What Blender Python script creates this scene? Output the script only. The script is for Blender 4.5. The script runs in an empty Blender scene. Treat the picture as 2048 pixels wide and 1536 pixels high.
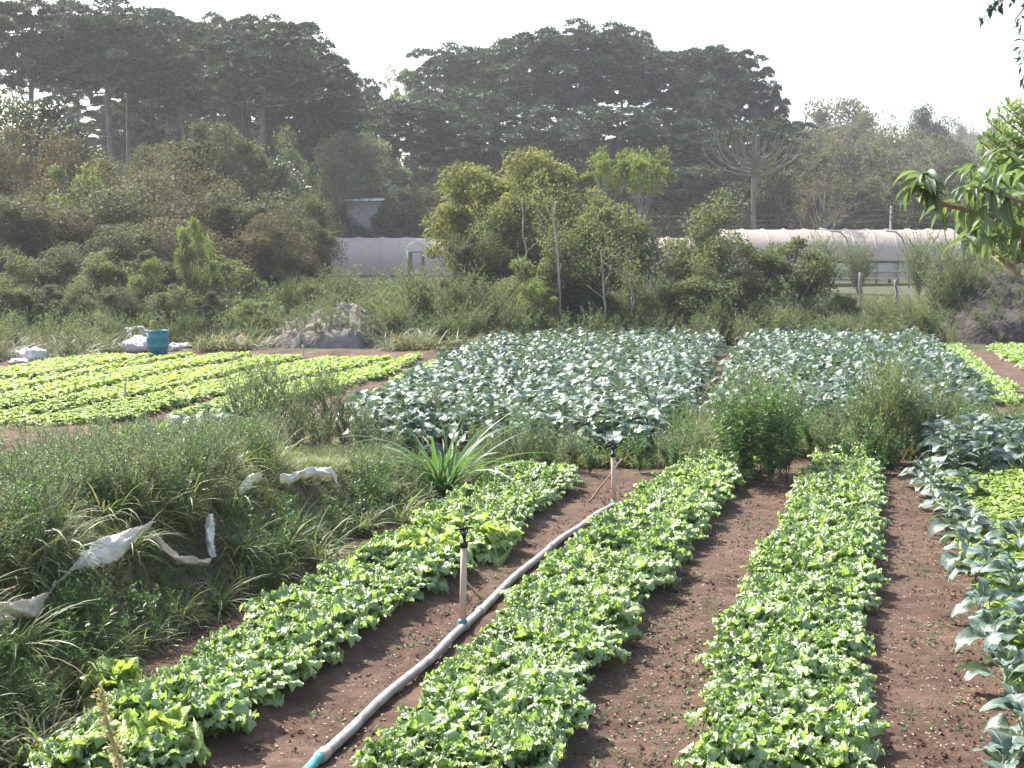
import bpy, math, random
import numpy as np
R = math.radians
rng = np.random.default_rng(7)
random.seed(7)
sc = bpy.context.scene
# ------------------------------------------------------------------ camera
F = 2700.0; CAMH = 2.8; PITCH = math.atan(248.0 / F)
cam = bpy.data.objects.new("camera", bpy.data.cameras.new("camera"))
sc.collection.objects.link(cam)
cam.data.sensor_width = 36.0; cam.data.lens = 36.0 * F / 2048.0
cam.data.clip_start = 0.05; cam.data.clip_end = 6000
cam.location = (0, 0, CAMH); cam.rotation_euler = (R(90) - PITCH, 0, 0)
sc.camera = cam
# ------------------------------------------------------------------ light
SUN_AZ = -42.0      # degrees from +Y (the view direction), negative = left
SUN_EL = 48.0
w = bpy.data.worlds.new("World"); sc.world = w; w.use_nodes = True
nt = w.node_tree; nt.nodes.clear()
sky = nt.nodes.new("ShaderNodeTexSky"); sky.sky_type = 'NISHITA'; sky.sun_disc = False
sky.sun_elevation = R(SUN_EL); sky.sun_rotation = R(SUN_AZ)
sky.air_density = 1.0; sky.dust_density = 4.0; sky.ozone_density = 1.0; sky.altitude = 200
bg = nt.nodes.new("ShaderNodeBackground"); bg.inputs[1].default_value = 0.15
wo = nt.nodes.new("ShaderNodeOutputWorld")
nt.links.new(sky.outputs[0], bg.inputs[0]); nt.links.new(bg.outputs[0], wo.inputs[0])
sun = bpy.data.objects.new("sun", bpy.data.lights.new("sun", 'SUN'))
sc.collection.objects.link(sun)
sun.data.energy = 4.2; sun.data.angle = R(0.6); sun.data.color = (1.0, 0.955, 0.88)
sd = np.array([math.sin(R(SUN_AZ)) * math.cos(R(SUN_EL)), math.cos(R(SUN_AZ)) * math.cos(R(SUN_EL)), math.sin(R(SUN_EL))])
from mathutils import Vector
sun.rotation_euler = Vector(sd).to_track_quat('Z', 'Y').to_euler()
sc.view_settings.view_transform = 'Standard'; sc.view_settings.look = 'None'
sc.view_settings.exposure = 1.38; sc.view_settings.gamma = 1.0
sc.cycles.max_bounces = 6; sc.cycles.transmission_bounces = 4; sc.cycles.diffuse_bounces = 3
sc.cycles.glossy_bounces = 2; sc.cycles.volume_bounces = 0
sc.cycles.sample_clamp_indirect = 4.0
# ------------------------------------------------------------------ pixel helpers
def ray(u, v):
    a, b = u - 1024.0, 768.0 - v
    cp, sp = math.cos(PITCH), math.sin(PITCH)
    return np.array([a, b * sp + F * cp, b * cp - F * sp])
def at(u, v, Y):
    d = ray(u, v); return np.array([0, 0, CAMH]) + d * (Y / d[1])
def gp(u, v, z=0.0):
    d = ray(u, v); return np.array([0, 0, CAMH]) + d * ((z - CAMH) / d[2])
def sstep(a, b, x):
    t = np.clip((np.asarray(x, float) - a) / (b - a), 0, 1); return t * t * (3 - 2 * t)
class Edge:
    """a bed edge traced on the ground: x as a function of y"""
    def __init__(s, pts, z=0.0):
        P = np.array([gp(u, v, z) for u, v in pts]); P = P[np.argsort(P[:, 1])]
        s.y, s.x = P[:, 1], P[:, 0]
        k = min(3, len(s.y) - 1)
        s.s0 = (s.x[k] - s.x[0]) / max(1e-6, s.y[k] - s.y[0]); s.s1 = (s.x[-1] - s.x[-1 - k]) / max(1e-6, s.y[-1] - s.y[-1 - k])
    def __call__(s, y):
        y = np.asarray(y, float)
        r = np.interp(y, s.y, s.x)
        r = np.where(y < s.y[0], s.x[0] + (y - s.y[0]) * s.s0, r)
        return np.where(y > s.y[-1], s.x[-1] + (y - s.y[-1]) * s.s1, r)
# ------------------------------------------------------------------ mesh helpers
class MB:
    def __init__(s): s.V = []; s.Q = []; s.T = []; s.uv = []; s.mq = []; s.mt = []; s.n = 0
    def add(s, V, Q=None, T=None, uv=None, m=0):
        V = np.asarray(V, float).reshape(-1, 3); s.V.append(V)
        s.uv.append(np.zeros((len(V), 2)) if uv is None else uv)
        if Q is not None and len(Q): s.Q.append(np.asarray(Q) + s.n); s.mq.append(np.full(len(Q), m))
        if T is not None and len(T): s.T.append(np.asarray(T) + s.n); s.mt.append(np.full(len(T), m))
        s.n += len(V); return s
    def arrays(s):
        c = lambda L, k, t: np.concatenate(L) if L else np.zeros((0, k) if k else (0,), t)
        return dict(V=c(s.V, 3, float), Q=c(s.Q, 4, int), T=c(s.T, 3, int), uv=c(s.uv, 2, float), mq=c(s.mq, 0, int), mt=c(s.mt, 0, int))
    def mesh(s, name, mats, smooth=True): return to_mesh(s.arrays(), name, mats, smooth)
def to_mesh(A, name, mats, smooth=True):
    me = bpy.data.meshes.new(name)
    V, Q, T = A['V'], A['Q'], A['T']
    me.vertices.add(len(V)); me.vertices.foreach_set("co", V.astype(np.float32).ravel())
    li = np.concatenate([Q.ravel(), T.ravel()]).astype(np.int32)
    me.loops.add(len(li)); me.loops.foreach_set("vertex_index", li)
    n = len(Q) + len(T); me.polygons.add(n)
    ls = np.concatenate([np.arange(len(Q)) * 4, len(Q) * 4 + np.arange(len(T)) * 3]).astype(np.int32)
    me.polygons.foreach_set("loop_start", ls)
    me.polygons.foreach_set("material_index", np.concatenate([A['mq'], A['mt']]).astype(np.int32))
    me.polygons.foreach_set("use_smooth", np.full(n, smooth))
    uvl = me.uv_layers.new(name="UVMap"); uvl.data.foreach_set("uv", A['uv'][li].astype(np.float32).ravel())
    for m in (mats if isinstance(mats, (list, tuple)) else [mats]): me.materials.append(m)
    me.update(calc_edges=True); me.validate(); return me
def scatter(protos, xf, name, mats, smooth=True):
    """merge transformed copies: xf = list of (proto index, loc, rotz, scale, tilt)"""
    out = MB()
    for k, A in enumerate(protos):
        S = [x for x in xf if x[0] == k]
        if not S: continue
        n = len(S); nv = len(A['V'])
        loc = np.array([x[1] for x in S]); rz = np.array([x[2] for x in S]); s = np.array([x[3] for x in S])
        V = A['V'][None] * s[:, None, None]
        c, si = np.cos(rz)[:, None], np.sin(rz)[:, None]
        X = V[..., 0] * c - V[..., 1] * si; Y = V[..., 0] * si + V[..., 1] * c
        V = np.stack([X, Y, V[..., 2]], -1) + loc[:, None, :]
        off = (np.arange(n) * nv)[:, None, None]
        out.V.append(V.reshape(-1, 3)); out.uv.append(np.tile(A['uv'], (n, 1)))
        if len(A['Q']): out.Q.append((A['Q'][None] + off).reshape(-1, 4) + out.n); out.mq.append(np.tile(A['mq'], n))
        if len(A['T']): out.T.append((A['T'][None] + off).reshape(-1, 3) + out.n); out.mt.append(np.tile(A['mt'], n))
        out.n += n * nv
    return out.mesh(name, mats, smooth)
def link(name, mesh, parent=None, loc=(0, 0, 0), rz=0.0, sc3=(1, 1, 1)):
    o = bpy.data.objects.new(name, mesh); sc.collection.objects.link(o)
    o.parent = parent; o.location = [float(v) for v in loc]; o.rotation_euler = (0, 0, float(rz))
    o.scale = [float(v) for v in sc3] if hasattr(sc3, '__len__') else [float(sc3)] * 3
    return o
def tag(o, label=None, cat=None, group=None, kind=None):
    if label: o['label'] = label
    if cat: o['category'] = cat
    if group: o['group'] = group
    if kind: o['kind'] = kind
    return o
def thing(name, parts, loc, rz, s, label, cat, group=None):
    """an Empty at the base with one child per part mesh, or a single mesh"""
    if not isinstance(parts, (list, tuple)): return tag(link(name, parts, None, loc, rz, s), label, cat, group)
    e = tag(link(name, None, None, loc, rz, s), label, cat, group)
    for pn, me in parts: link(pn, me, e)
    return e
def frame(d, up=(0, 0, 1)):
    d = d / (np.linalg.norm(d) + 1e-9); u = np.cross(d, up)
    if np.linalg.norm(u) < 1e-3: u = np.cross(d, (1, 0, 0))
    u /= np.linalg.norm(u); return u, np.cross(u, d)
def tube(mb, P, r, n=6, m=0, cap=True):
    P = np.asarray(P, float); r = np.broadcast_to(np.asarray(r, float), (len(P),))
    D = np.gradient(P, axis=0); V = []
    a = np.arange(n) * 2 * np.pi / n
    u0 = None
    for p, d, q in zip(P, D, r):
        d = d / (np.linalg.norm(d) + 1e-9)
        if u0 is None: u, v = frame(d)
        else:
            u = u0 - d * np.dot(u0, d); u /= np.linalg.norm(u) + 1e-9; v = np.cross(u, d)
        u0 = u
        V.append(p + q * (np.cos(a)[:, None] * u + np.sin(a)[:, None] * v))
    V = np.concatenate(V); k = len(P)
    i = np.arange(n); j = (i + 1) % n
    Q = np.concatenate([np.stack([b * n + i, b * n + j, (b + 1) * n + j, (b + 1) * n + i], -1) for b in range(k - 1)])
    T = None
    if cap:
        V = np.vstack([V, P[0], P[-1]])
        T = np.concatenate([np.stack([i * 0 + k * n, j, i], -1), np.stack([i * 0 + k * n + 1, (k - 1) * n + i, (k - 1) * n + j], -1)])
    mb.add(V, Q, T, m=m)
def box(mb, lo, hi, m=0, rot=None, org=None):
    lo, hi = np.array(lo, float), np.array(hi, float)
    V = np.array([[(lo, hi)[i][0], (lo, hi)[j][1], (lo, hi)[k][2]] for i in (0, 1) for j in (0, 1) for k in (0, 1)])
    mb.add(V, [[0, 1, 3, 2], [4, 6, 7, 5], [0, 4, 5, 1], [2, 3, 7, 6], [0, 2, 6, 4], [1, 5, 7, 3]], m=m)
def bar(mb, a, b, w, h=None, m=0):
    """square timber between two points"""
    a, b = np.array(a, float), np.array(b, float); u, v = frame(b - a); h = h or w
    V = [p + sx * u * w / 2 + sy * v * h / 2 for p in (a, b) for sx, sy in ((-1, -1), (1, -1), (1, 1), (-1, 1))]
    mb.add(V, [[0, 1, 5, 4], [1, 2, 6, 5], [2, 3, 7, 6], [3, 0, 4, 7], [3, 2, 1, 0], [4, 5, 6, 7]], m=m)
def vnoise(x, y, seed=0):
    xi = np.floor(x).astype(np.int64); yi = np.floor(y).astype(np.int64); fx = x - xi; fy = y - yi
    h = lambda a, b: (np.sin(a * 127.1 + b * 311.7 + seed * 74.7) * 43758.5453) % 1.0
    fx = fx * fx * (3 - 2 * fx); fy = fy * fy * (3 - 2 * fy)
    return (h(xi, yi) * (1 - fx) + h(xi + 1, yi) * fx) * (1 - fy) + (h(xi, yi + 1) * (1 - fx) + h(xi + 1, yi + 1) * fx) * fy
# ------------------------------------------------------------------ materials
def nodes(name):
    m = bpy.data.materials.new(name); m.use_nodes = True; t = m.node_tree; t.nodes.clear()
    return m, t, t.nodes.new, t.links.new
def ramp(N, stops):
    r = N("ShaderNodeValToRGB"); e = r.color_ramp.elements
    while len(e) < len(stops): e.new(0.5)
    for k, (p, c) in enumerate(stops): e[k].position = p; e[k].color = (*c, 1)
    return r
def leafmat(name, cols, rough=0.5, spec=0.4, trans=0.35, tcol=1.6, bump=0.0, bscale=40, midrib=None, oscale=0.0, ior=1.5):
    """foliage: the colour varies leaf by leaf (per island) and plant by plant"""
    m, t, N, L = nodes(name)
    geo = N("ShaderNodeNewGeometry"); obi = N("ShaderNodeObjectInfo"); tc = N("ShaderNodeTexCoord")
    ad = N("ShaderNodeMath"); ad.operation = 'MULTIPLY_ADD'; L(obi.outputs['Random'], ad.inputs[0]); ad.inputs[1].default_value = 0.35
    L(geo.outputs['Random Per Island'], ad.inputs[2])
    sb = N("ShaderNodeMath"); sb.operation = 'MULTIPLY'; L(ad.outputs[0], sb.inputs[0]); sb.inputs[1].default_value = 1 / 1.35
    n = len(cols); rp = ramp(N, [(k / max(1, n - 1), c) for k, c in enumerate(cols)]); L(sb.outputs[0], rp.inputs[0])
    col = rp.outputs[0]
    if oscale:
        ns = N("ShaderNodeTexNoise"); ns.inputs['Scale'].default_value = oscale; L(tc.outputs['Object'], ns.inputs['Vector'])
        hs = N("ShaderNodeHueSaturation"); mr = N("ShaderNodeMapRange"); L(ns.outputs[0], mr.inputs[0])
        mr.inputs[1].default_value = 0.3; mr.inputs[2].default_value = 0.7; mr.inputs[3].default_value = 0.7; mr.inputs[4].default_value = 1.35
        L(mr.outputs[0], hs.inputs['Value']); L(col, hs.inputs['Color']); col = hs.outputs[0]
    if midrib:
        uv = N("ShaderNodeUVMap"); sx = N("ShaderNodeSeparateXYZ"); L(uv.outputs[0], sx.inputs[0])
        ab = N("ShaderNodeMath"); ab.operation = 'ABSOLUTE'; L(sx.outputs[0], ab.inputs[0])
        # side veins: stripes slanting away from the midrib
        v1 = N("ShaderNodeMath"); v1.operation = 'MULTIPLY_ADD'; L(ab.outputs[0], v1.inputs[0]); v1.inputs[1].default_value = -0.55; L(sx.outputs[1], v1.inputs[2])
        v2 = N("ShaderNodeMath"); v2.operation = 'MULTIPLY'; L(v1.outputs[0], v2.inputs[0]); v2.inputs[1].default_value = 8.0
        v3 = N("ShaderNodeMath"); v3.operation = 'PINGPONG'; L(v2.outputs[0], v3.inputs[0]); v3.inputs[1].default_value = 0.5
        v4 = N("ShaderNodeMapRange"); L(v3.outputs[0], v4.inputs[0]); v4.inputs[1].default_value = 0.0; v4.inputs[2].default_value = 0.09; v4.inputs[3].default_value = 0.55; v4.inputs[4].default_value = 0.0
        mp = N("ShaderNodeMapRange"); L(ab.outputs[0], mp.inputs[0]); mp.inputs[1].default_value = 0.03; mp.inputs[2].default_value = 0.11; mp.inputs[3].default_value = 1.0; mp.inputs[4].default_value = 0.0
        mxv = N("ShaderNodeMath"); mxv.operation = 'MAXIMUM'; L(mp.outputs[0], mxv.inputs[0]); L(v4.outputs[0], mxv.inputs[1])
        mx = N("ShaderNodeMixRGB"); L(mxv.outputs[0], mx.inputs[0]); L(col, mx.inputs[1]); mx.inputs[2].default_value = (*midrib, 1); col = mx.outputs[0]
    p = N("ShaderNodeBsdfPrincipled"); p.inputs['Roughness'].default_value = rough; p.inputs['Specular IOR Level'].default_value = spec
    p.inputs['IOR'].default_value = ior; L(col, p.inputs['Base Color'])
    tr = N("ShaderNodeBsdfTranslucent"); tm = N("ShaderNodeMixRGB"); tm.blend_type = 'MULTIPLY'; tm.inputs[0].default_value = 1
    L(col, tm.inputs[1]); tm.inputs[2].default_value = (tcol * 1.05, tcol * 1.08, tcol * 0.62, 1); L(tm.outputs[0], tr.inputs[0])
    if bump:
        bn = N("ShaderNodeTexNoise"); bn.inputs['Scale'].default_value = bscale; bn.inputs['Detail'].default_value = 2; L(tc.outputs['Object'], bn.inputs['Vector'])
        bb = N("ShaderNodeBump"); bb.inputs['Strength'].default_value = bump; bb.inputs['Distance'].default_value = 0.02; L(bn.outputs[0], bb.inputs['Height'])
        L(bb.outputs[0], p.inputs['Normal']); L(bb.outputs[0], tr.inputs['Normal'])
    mix = N("ShaderNodeMixShader"); mix.inputs[0].default_value = trans; L(p.outputs[0], mix.inputs[1]); L(tr.outputs[0], mix.inputs[2])
    o = N("ShaderNodeOutputMaterial"); L(mix.outputs[0], o.inputs[0]); return m
def mat(name, c1, c2=None, rough=0.7, scale=5, bump=0.2, spec=0.3, detail=5, dist=0.02, vec='Object', stretch=(1, 1, 1), bscale=None, trans=0):
    m, t, N, L = nodes(name); c2 = c2 or c1
    tc = N("ShaderNodeTexCoord"); mp = N("ShaderNodeMapping"); mp.inputs['Scale'].default_value = stretch; L(tc.outputs[vec], mp.inputs[0])
    ns = N("ShaderNodeTexNoise"); ns.inputs['Scale'].default_value = scale; ns.inputs['Detail'].default_value = detail; L(mp.outputs[0], ns.inputs[0])
    rp = ramp(N, [(0.32, c1), (0.68, c2)]); L(ns.outputs[0], rp.inputs[0])
    p = N("ShaderNodeBsdfPrincipled"); p.inputs['Roughness'].default_value = rough; p.inputs['Specular IOR Level'].default_value = spec; L(rp.outputs[0], p.inputs['Base Color'])
    if bump:
        n2 = N("ShaderNodeTexNoise"); n2.inputs['Scale'].default_value = bscale or scale * 3; n2.inputs['Detail'].default_value = 4; L(mp.outputs[0], n2.inputs[0])
        bb = N("ShaderNodeBump"); bb.inputs['Strength'].default_value = bump; bb.inputs['Distance'].default_value = dist; L(n2.outputs[0], bb.inputs['Height']); L(bb.outputs[0], p.inputs['Normal'])
    o = N("ShaderNodeOutputMaterial")
    if trans:
        tr = N("ShaderNodeBsdfTranslucent"); L(rp.outputs[0], tr.inputs[0]); mix = N("ShaderNodeMixShader"); mix.inputs[0].default_value = trans
        L(p.outputs[0], mix.inputs[1]); L(tr.outputs[0], mix.inputs[2]); L(mix.outputs[0], o.inputs[0])
    else: L(p.outputs[0], o.inputs[0])
    return m
M = {}
M['lettuce'] = leafmat('lettuce_leaf', [(.15, .25, .06), (.21, .32, .085), (.28, .39, .13)], rough=.4, spec=1.0, ior=1.75, trans=.40, tcol=1.75, bump=1.0, bscale=38, midrib=(.34, .44, .22))
M['curly'] = leafmat('curly_leaf', [(.22, .32, .085), (.29, .39, .11), (.37, .46, .15)], rough=.45, spec=.45, trans=.42, tcol=1.5, bump=.6, bscale=60, midrib=(.5, .6, .2))
M['collard'] = leafmat('collard_leaf', [(.06, .105, .075), (.09, .145, .108), (.125, .18, .14)], rough=.46, spec=.7, trans=.18, tcol=1.5, bump=.35, bscale=18, midrib=(.30, .38, .28))
M['collard_stem'] = mat('collard_stem', (.22, .32, .20), (.28, .36, .24), scale=20)
M['grass'] = leafmat('grass_blade', [(.06, .10, .03), (.11, .16, .05), (.17, .22, .09), (.26, .25, .15)], rough=.5, spec=.38, trans=.35, tcol=1.7)
M['grass_dry'] = leafmat('dry_blade', [(.22, .19, .11), (.32, .28, .18)], rough=.6, spec=.3, trans=.3)
M['weed'] = leafmat('weed_leaf', [(.05, .11, .035), (.08, .16, .05), (.13, .22, .08)], rough=.45, spec=.45, trans=.35, tcol=1.6)
M['weed_pale'] = leafmat('pale_weed_leaf', [(.13, .18, .10), (.18, .24, .14), (.24, .29, .18)], rough=.5, spec=.45, trans=.35, tcol=1.4)
M['weedmix'] = leafmat('mixed_weed_leaf', [(.09, .13, .07), (.13, .18, .09), (.18, .22, .13)], rough=.5, spec=.4, trans=.35, tcol=1.5)
M['twig'] = mat('weed_stem', (.14, .15, .07), (.20, .17, .10), scale=8, bump=0)
M['stalk'] = leafmat('pale_stalk', [(.42, .38, .22), (.55, .50, .30)], rough=.6, spec=.3, trans=.4, tcol=1.2)
M['fern'] = leafmat('fern_leaf', [(.10, .14, .03), (.17, .19, .05), (.26, .20, .07)], rough=.55, spec=.3, trans=.35)
M['pine'] = leafmat('araucaria_needles', [(.034, .056, .040), (.058, .086, .060), (.09, .124, .085)], rough=.55, spec=.3, trans=.15, tcol=1.5, oscale=.5)
M['pinebark'] = mat('araucaria_bark', (.12, .11, .10), (.21, .195, .175), scale=2, bump=.4, dist=.05, stretch=(1, 1, .5))
M['bark'] = mat('grey_bark', (.13, .115, .095), (.24, .215, .185), scale=3, bump=.4, dist=.03, stretch=(1, 1, .3))
M['bark_dark'] = mat('dark_bark', (.06, .05, .04), (.11, .095, .08), scale=3, bump=.4, dist=.03, stretch=(1, 1, .3))
M['paletrunk'] = mat('pale_trunk', (.22, .20, .17), (.36, .33, .29), scale=5, bump=.3, stretch=(1, 1, .3))
def tl(name, cols, **k): M[name] = leafmat(name + '_leaf', cols, **{**dict(rough=.62, spec=.2, trans=.33, tcol=1.6, oscale=.6), **k})
tl('olive', [(.048, .060, .032), (.072, .086, .046), (.104, .116, .064), (.14, .095, .065)])
tl('brown', [(.052, .055, .034), (.078, .078, .046), (.108, .096, .060), (.15, .09, .06)])
tl('green', [(.08, .105, .045), (.12, .145, .065), (.17, .195, .095)])
tl('bright', [(.10, .145, .045), (.15, .19, .06), (.22, .25, .09)])
tl('yellow', [(.11, .13, .045), (.165, .185, .06), (.24, .25, .09), (.19, .14, .07)])
tl('dark', [(.02, .038, .018), (.035, .055, .025), (.05, .07, .035)], spec=.4, rough=.45)
tl('grey', [(.11, .135, .085), (.155, .18, .115), (.21, .23, .155)])
tl('hill', [(.05, .06, .035), (.075, .085, .05), (.10, .10, .06), (.13, .10, .075)])
M['bigleaf'] = leafmat('big_leaf', [(.085, .13, .065), (.125, .18, .09), (.19, .25, .14)], rough=.5, spec=.45, trans=.35, tcol=1.5, bump=.3, bscale=30, midrib=(.32, .42, .22))
M['smallleaf'] = leafmat('small_leaf', [(.10, .16, .06), (.15, .22, .09), (.2, .27, .12)], rough=.45, spec=.5, trans=.35)
M['darkleaf'] = leafmat('dark_twig_leaf', [(.03, .045, .03), (.05, .07, .045)], rough=.5, spec=.3, trans=.2)
M['petal'] = leafmat('petal', [(.5, .08, .22), (.6, .14, .3)], rough=.6, spec=.2, trans=.4, tcol=1.1)
M['pipe'] = mat('pipe_grey', (.22, .19, .165), (.40, .42, .41), rough=.42, scale=6, bump=.08, spec=.5)
M['pipe_teal'] = mat('pipe_teal', (.05, .28, .27), (.08, .34, .32), rough=.4, scale=8, bump=.05, spec=.5)
M['coupling'] = mat('coupling', (.42, .36, .30), (.52, .46, .38), rough=.6, scale=20)
M['riser'] = mat('riser_wood', (.52, .36, .27), (.64, .48, .37), rough=.6, scale=6, bump=.15, stretch=(1, 1, .1))
M['black'] = mat('sprinkler_black', (.012, .012, .013), (.03, .03, .03), rough=.45, scale=20, bump=.1)
M['stick'] = mat('old_stick', (.25, .17, .11), (.40, .29, .19), rough=.8, scale=12, stretch=(1, 1, .2))
M['palewood'] = mat('pale_wood', (.50, .42, .31), (.66, .57, .44), rough=.7, scale=10, stretch=(1, 1, .2))
M['orangewood'] = mat('orange_wood', (.62, .30, .10), (.72, .42, .18), rough=.6, scale=10)
M['greywood'] = mat('grey_wood', (.22, .19, .17), (.36, .32, .29), rough=.85, scale=8, stretch=(1, 1, .2))
M['darkwood'] = mat('dark_wood', (.06, .05, .045), (.12, .10, .085), rough=.85, scale=8)
M['drum'] = mat('teal_plastic', (.012, .17, .22), (.025, .24, .29), rough=.4, scale=6, bump=.05, spec=.5)
M['sack'] = mat('woven_sack', (.55, .53, .50), (.72, .70, .67), rough=.7, scale=9, bump=.7, dist=.03, bscale=30)
M['cloth'] = mat('white_sheet', (.62, .57, .50), (.80, .77, .72), rough=.65, scale=6, bump=.5, dist=.02, bscale=24, trans=.25)
M['cloth_dirty'] = mat('dirty_sheet', (.55, .44, .30), (.68, .60, .46), rough=.7, scale=7, bump=.5, dist=.02, bscale=24, trans=.25)
M['film'] = mat('greenhouse_film', (.56, .47, .41), (.64, .55, .49), rough=.6, scale=.9, bump=.4, dist=.05, bscale=3, spec=.3, trans=.45)
M['film_white'] = mat('white_film', (.70, .67, .64), (.80, .78, .75), rough=.5, scale=2, bump=.2, trans=.5)
M['steel'] = mat('steel_hoop', (.35, .35, .34), (.5, .5, .48), rough=.45, scale=6)
M['roofwhite'] = mat('white_roof', (.68, .70, .70), (.78, .8, .8), rough=.5, scale=3, bump=.1)
M['wallpaint'] = mat('shed_wall', (.32, .30, .27), (.4, .37, .33), rough=.8, scale=3)
M['wire'] = mat('wire', (.10, .10, .10), rough=.6, bump=0)
M['clod'] = mat('soil_clod', (.065, .038, .030), (.12, .075, .060), rough=.95, scale=30, bump=.5)
M['straw'] = mat('straw_bit', (.38, .29, .18), (.5, .38, .26), rough=.9, scale=20, bump=0)
M['moundmat'] = mat('ash_heap', (.085, .072, .060), (.27, .245, .215), rough=.95, scale=1.6, bump=.8, dist=.1, bscale=8, detail=8)
M['moundred'] = mat('dark_heap', (.030, .025, .023), (.085, .072, .066), rough=.95, scale=1.6, bump=.8, dist=.1, bscale=8, detail=8)
# ------------------------------------------------------------------ beds and terrain
B1L = Edge([(27, 1525), (125, 1449), (268, 1391), (380, 1292), (465, 1243), (558, 1181), (700, 1114), (820, 1040), (930, 975), (960, 955)], .22)
B1R = Edge([(447, 1520), (514, 1467), (657, 1364), (792, 1252), (930, 1158), (1015, 1109), (1056, 1064), (1131, 997)], .05)
B2L = Edge([(667, 1511), (756, 1426), (850, 1323), (922, 1265), (957, 1207), (1029, 1154), (1105, 1091), (1203, 1015), (1250, 985)], .10)
B2R = Edge([(1145, 1511), (1154, 1466), (1176, 1404), (1230, 1328), (1265, 1270), (1315, 1203), (1368, 1127), (1407, 1064), (1479, 988)], .05)
B3L = Edge([(1376, 1500), (1407, 1410), (1416, 1320), (1452, 1250), (1488, 1170), (1550, 1075), (1592, 985)], .08)
B3R = Edge([(1764, 1520), (1756, 1408), (1745, 1252), (1758, 1154), (1762, 1064), (1769, 1002), (1762, 945)], .05)
B4L = Edge([(2060, 1500), (2035, 1400), (1995, 1280), (1960, 1190), (1935, 1110), (1900, 1040), (1870, 960)], .08)
B4R = lambda y: B4L(y) + 1.7
FRONT = [(B1L, B1R, 17.2), (B2L, B2R, 18.2), (B3L, B3R, 18.9), (B4L, B4R, 19.0)]
FOOT = Edge([(40, 1510), (112, 1449), (223, 1355), (313, 1310), (380, 1265), (447, 1221), (549, 1180), (600, 1140), (700, 1080), (850, 1015), (930, 965)], 0)
# mid-field beds (edges traced at plant-top height)
z3 = lambda L: [(x / 2.926, 400 + y / 2.926) for x, y in L]
LB = [  # left lettuce beds: lower edge, upper edge, y range
    (Edge(z3([(0, 1048), (230, 1030), (500, 975), (850, 925)]), .1), Edge(z3([(0, 990), (200, 955), (400, 925), (620, 900), (850, 888)]), .15)),
    (Edge(z3([(0, 1130), (300, 1070), (600, 1000), (900, 950), (1200, 905)]), .1), Edge(z3([(0, 1062), (230, 1046), (500, 992), (850, 938), (1000, 912)]), .15)),
    (Edge(z3([(0, 1222), (250, 1178), (450, 1118), (750, 1058), (1000, 1000), (1300, 945), (1500, 905)]), .1), Edge(z3([(0, 1142), (300, 1082), (600, 1012), (900, 962), (1250, 905)]), .15)),
    (Edge(z3([(0, 1300), (330, 1235), (600, 1175), (800, 1138), (950, 1115), (1130, 1068), (1500, 980), (1900, 900)]), .1), Edge(z3([(0, 1240), (250, 1196), (450, 1136), (750, 1076), (1000, 1018), (1300, 963), (1500, 922)]), .15)),
    (Edge(z3([(0, 1395), (300, 1350), (600, 1315), (900, 1228), (1030, 1190), (1350, 1125), (1700, 1050), (2048, 985), (2250, 940)]), .1), Edge(z3([(0, 1318), (330, 1255), (600, 1195), (800, 1158), (950, 1135), (1130, 1088), (1500, 1000), (1900, 920), (2000, 900)]), .15)),
    (Edge(z3([(1030, 1290), (1350, 1270), (1700, 1160), (2048, 1080), (2280, 1010), (2440, 925)]), .1), Edge(z3([(1030, 1250), (1180, 1200), (1400, 1135), (1700, 1075), (2048, 1010), (2300, 940), (2400, 905)]), .15)),
]
def smn(x, y, s, seed): return vnoise(x * s, y * s, seed) - .5
def gz(x, y, fine=False):
    x = np.asarray(x, float); y = np.asarray(y, float)
    z = .8 * sstep(50, 95, y) + 5 * sstep(150, 320, y)
    z = z + 15 * sstep(140, 270, y) * sstep(18, 75, x) * (1 - .8 * sstep(95, 150, x)) 
    z = z + 1.0 * smn(x, y, .03, 3) * sstep(60, 120, y)
    yy = np.clip(y, 5, 22)
    for a, b, ye in FRONT:
        l, r = a(yy) + (.24 if a is B2L else .08), b(yy) - .08
        m = np.clip(np.minimum(x - l, r - x) / .14, -1, 1)
        z = z + .06 * sstep(-1, 1, m) * (1 - sstep(ye - .3, ye + .4, y)) * sstep(3, 4, y)
    # grassy bank left of the front beds
    t = FOOT(np.clip(y, 6, 30)) + .1 - x
    H = .78 - .50 * sstep(12.5, 17.5, y)
    z = z + H * sstep(0, .95, t) * (1 - (.6 + .3 * sstep(12, 15, y)) * sstep(1.6, 4.2, t)) * (1 - sstep(15, 19, y))
    # low verge behind the front beds
    z = z + .16 * sstep(18.6, 19.8, y) * (1 - sstep(21.0, 23.0, y))
    for a, b in LB:
        yy = np.clip(y, 20, 45); l, r = np.minimum(a(yy), b(yy)), np.maximum(a(yy), b(yy))
        z = z + .08 * sstep(-.25, .1, np.minimum(x - l, r - x)) * sstep(21, 22.5, y) * (1 - sstep(41, 43, y))
    if fine:
        k = (y < 24) & (y > 4)
        f = .022 * smn(x, y, 9, 1) + .028 * smn(x, y, 3.3, 2) + .014 * smn(x, y, 21, 4)
        z = z + np.where(k, f, .06 * smn(x, y, 1.1, 5))
    return z
def G(x, y): return float(gz(x, y))
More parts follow.
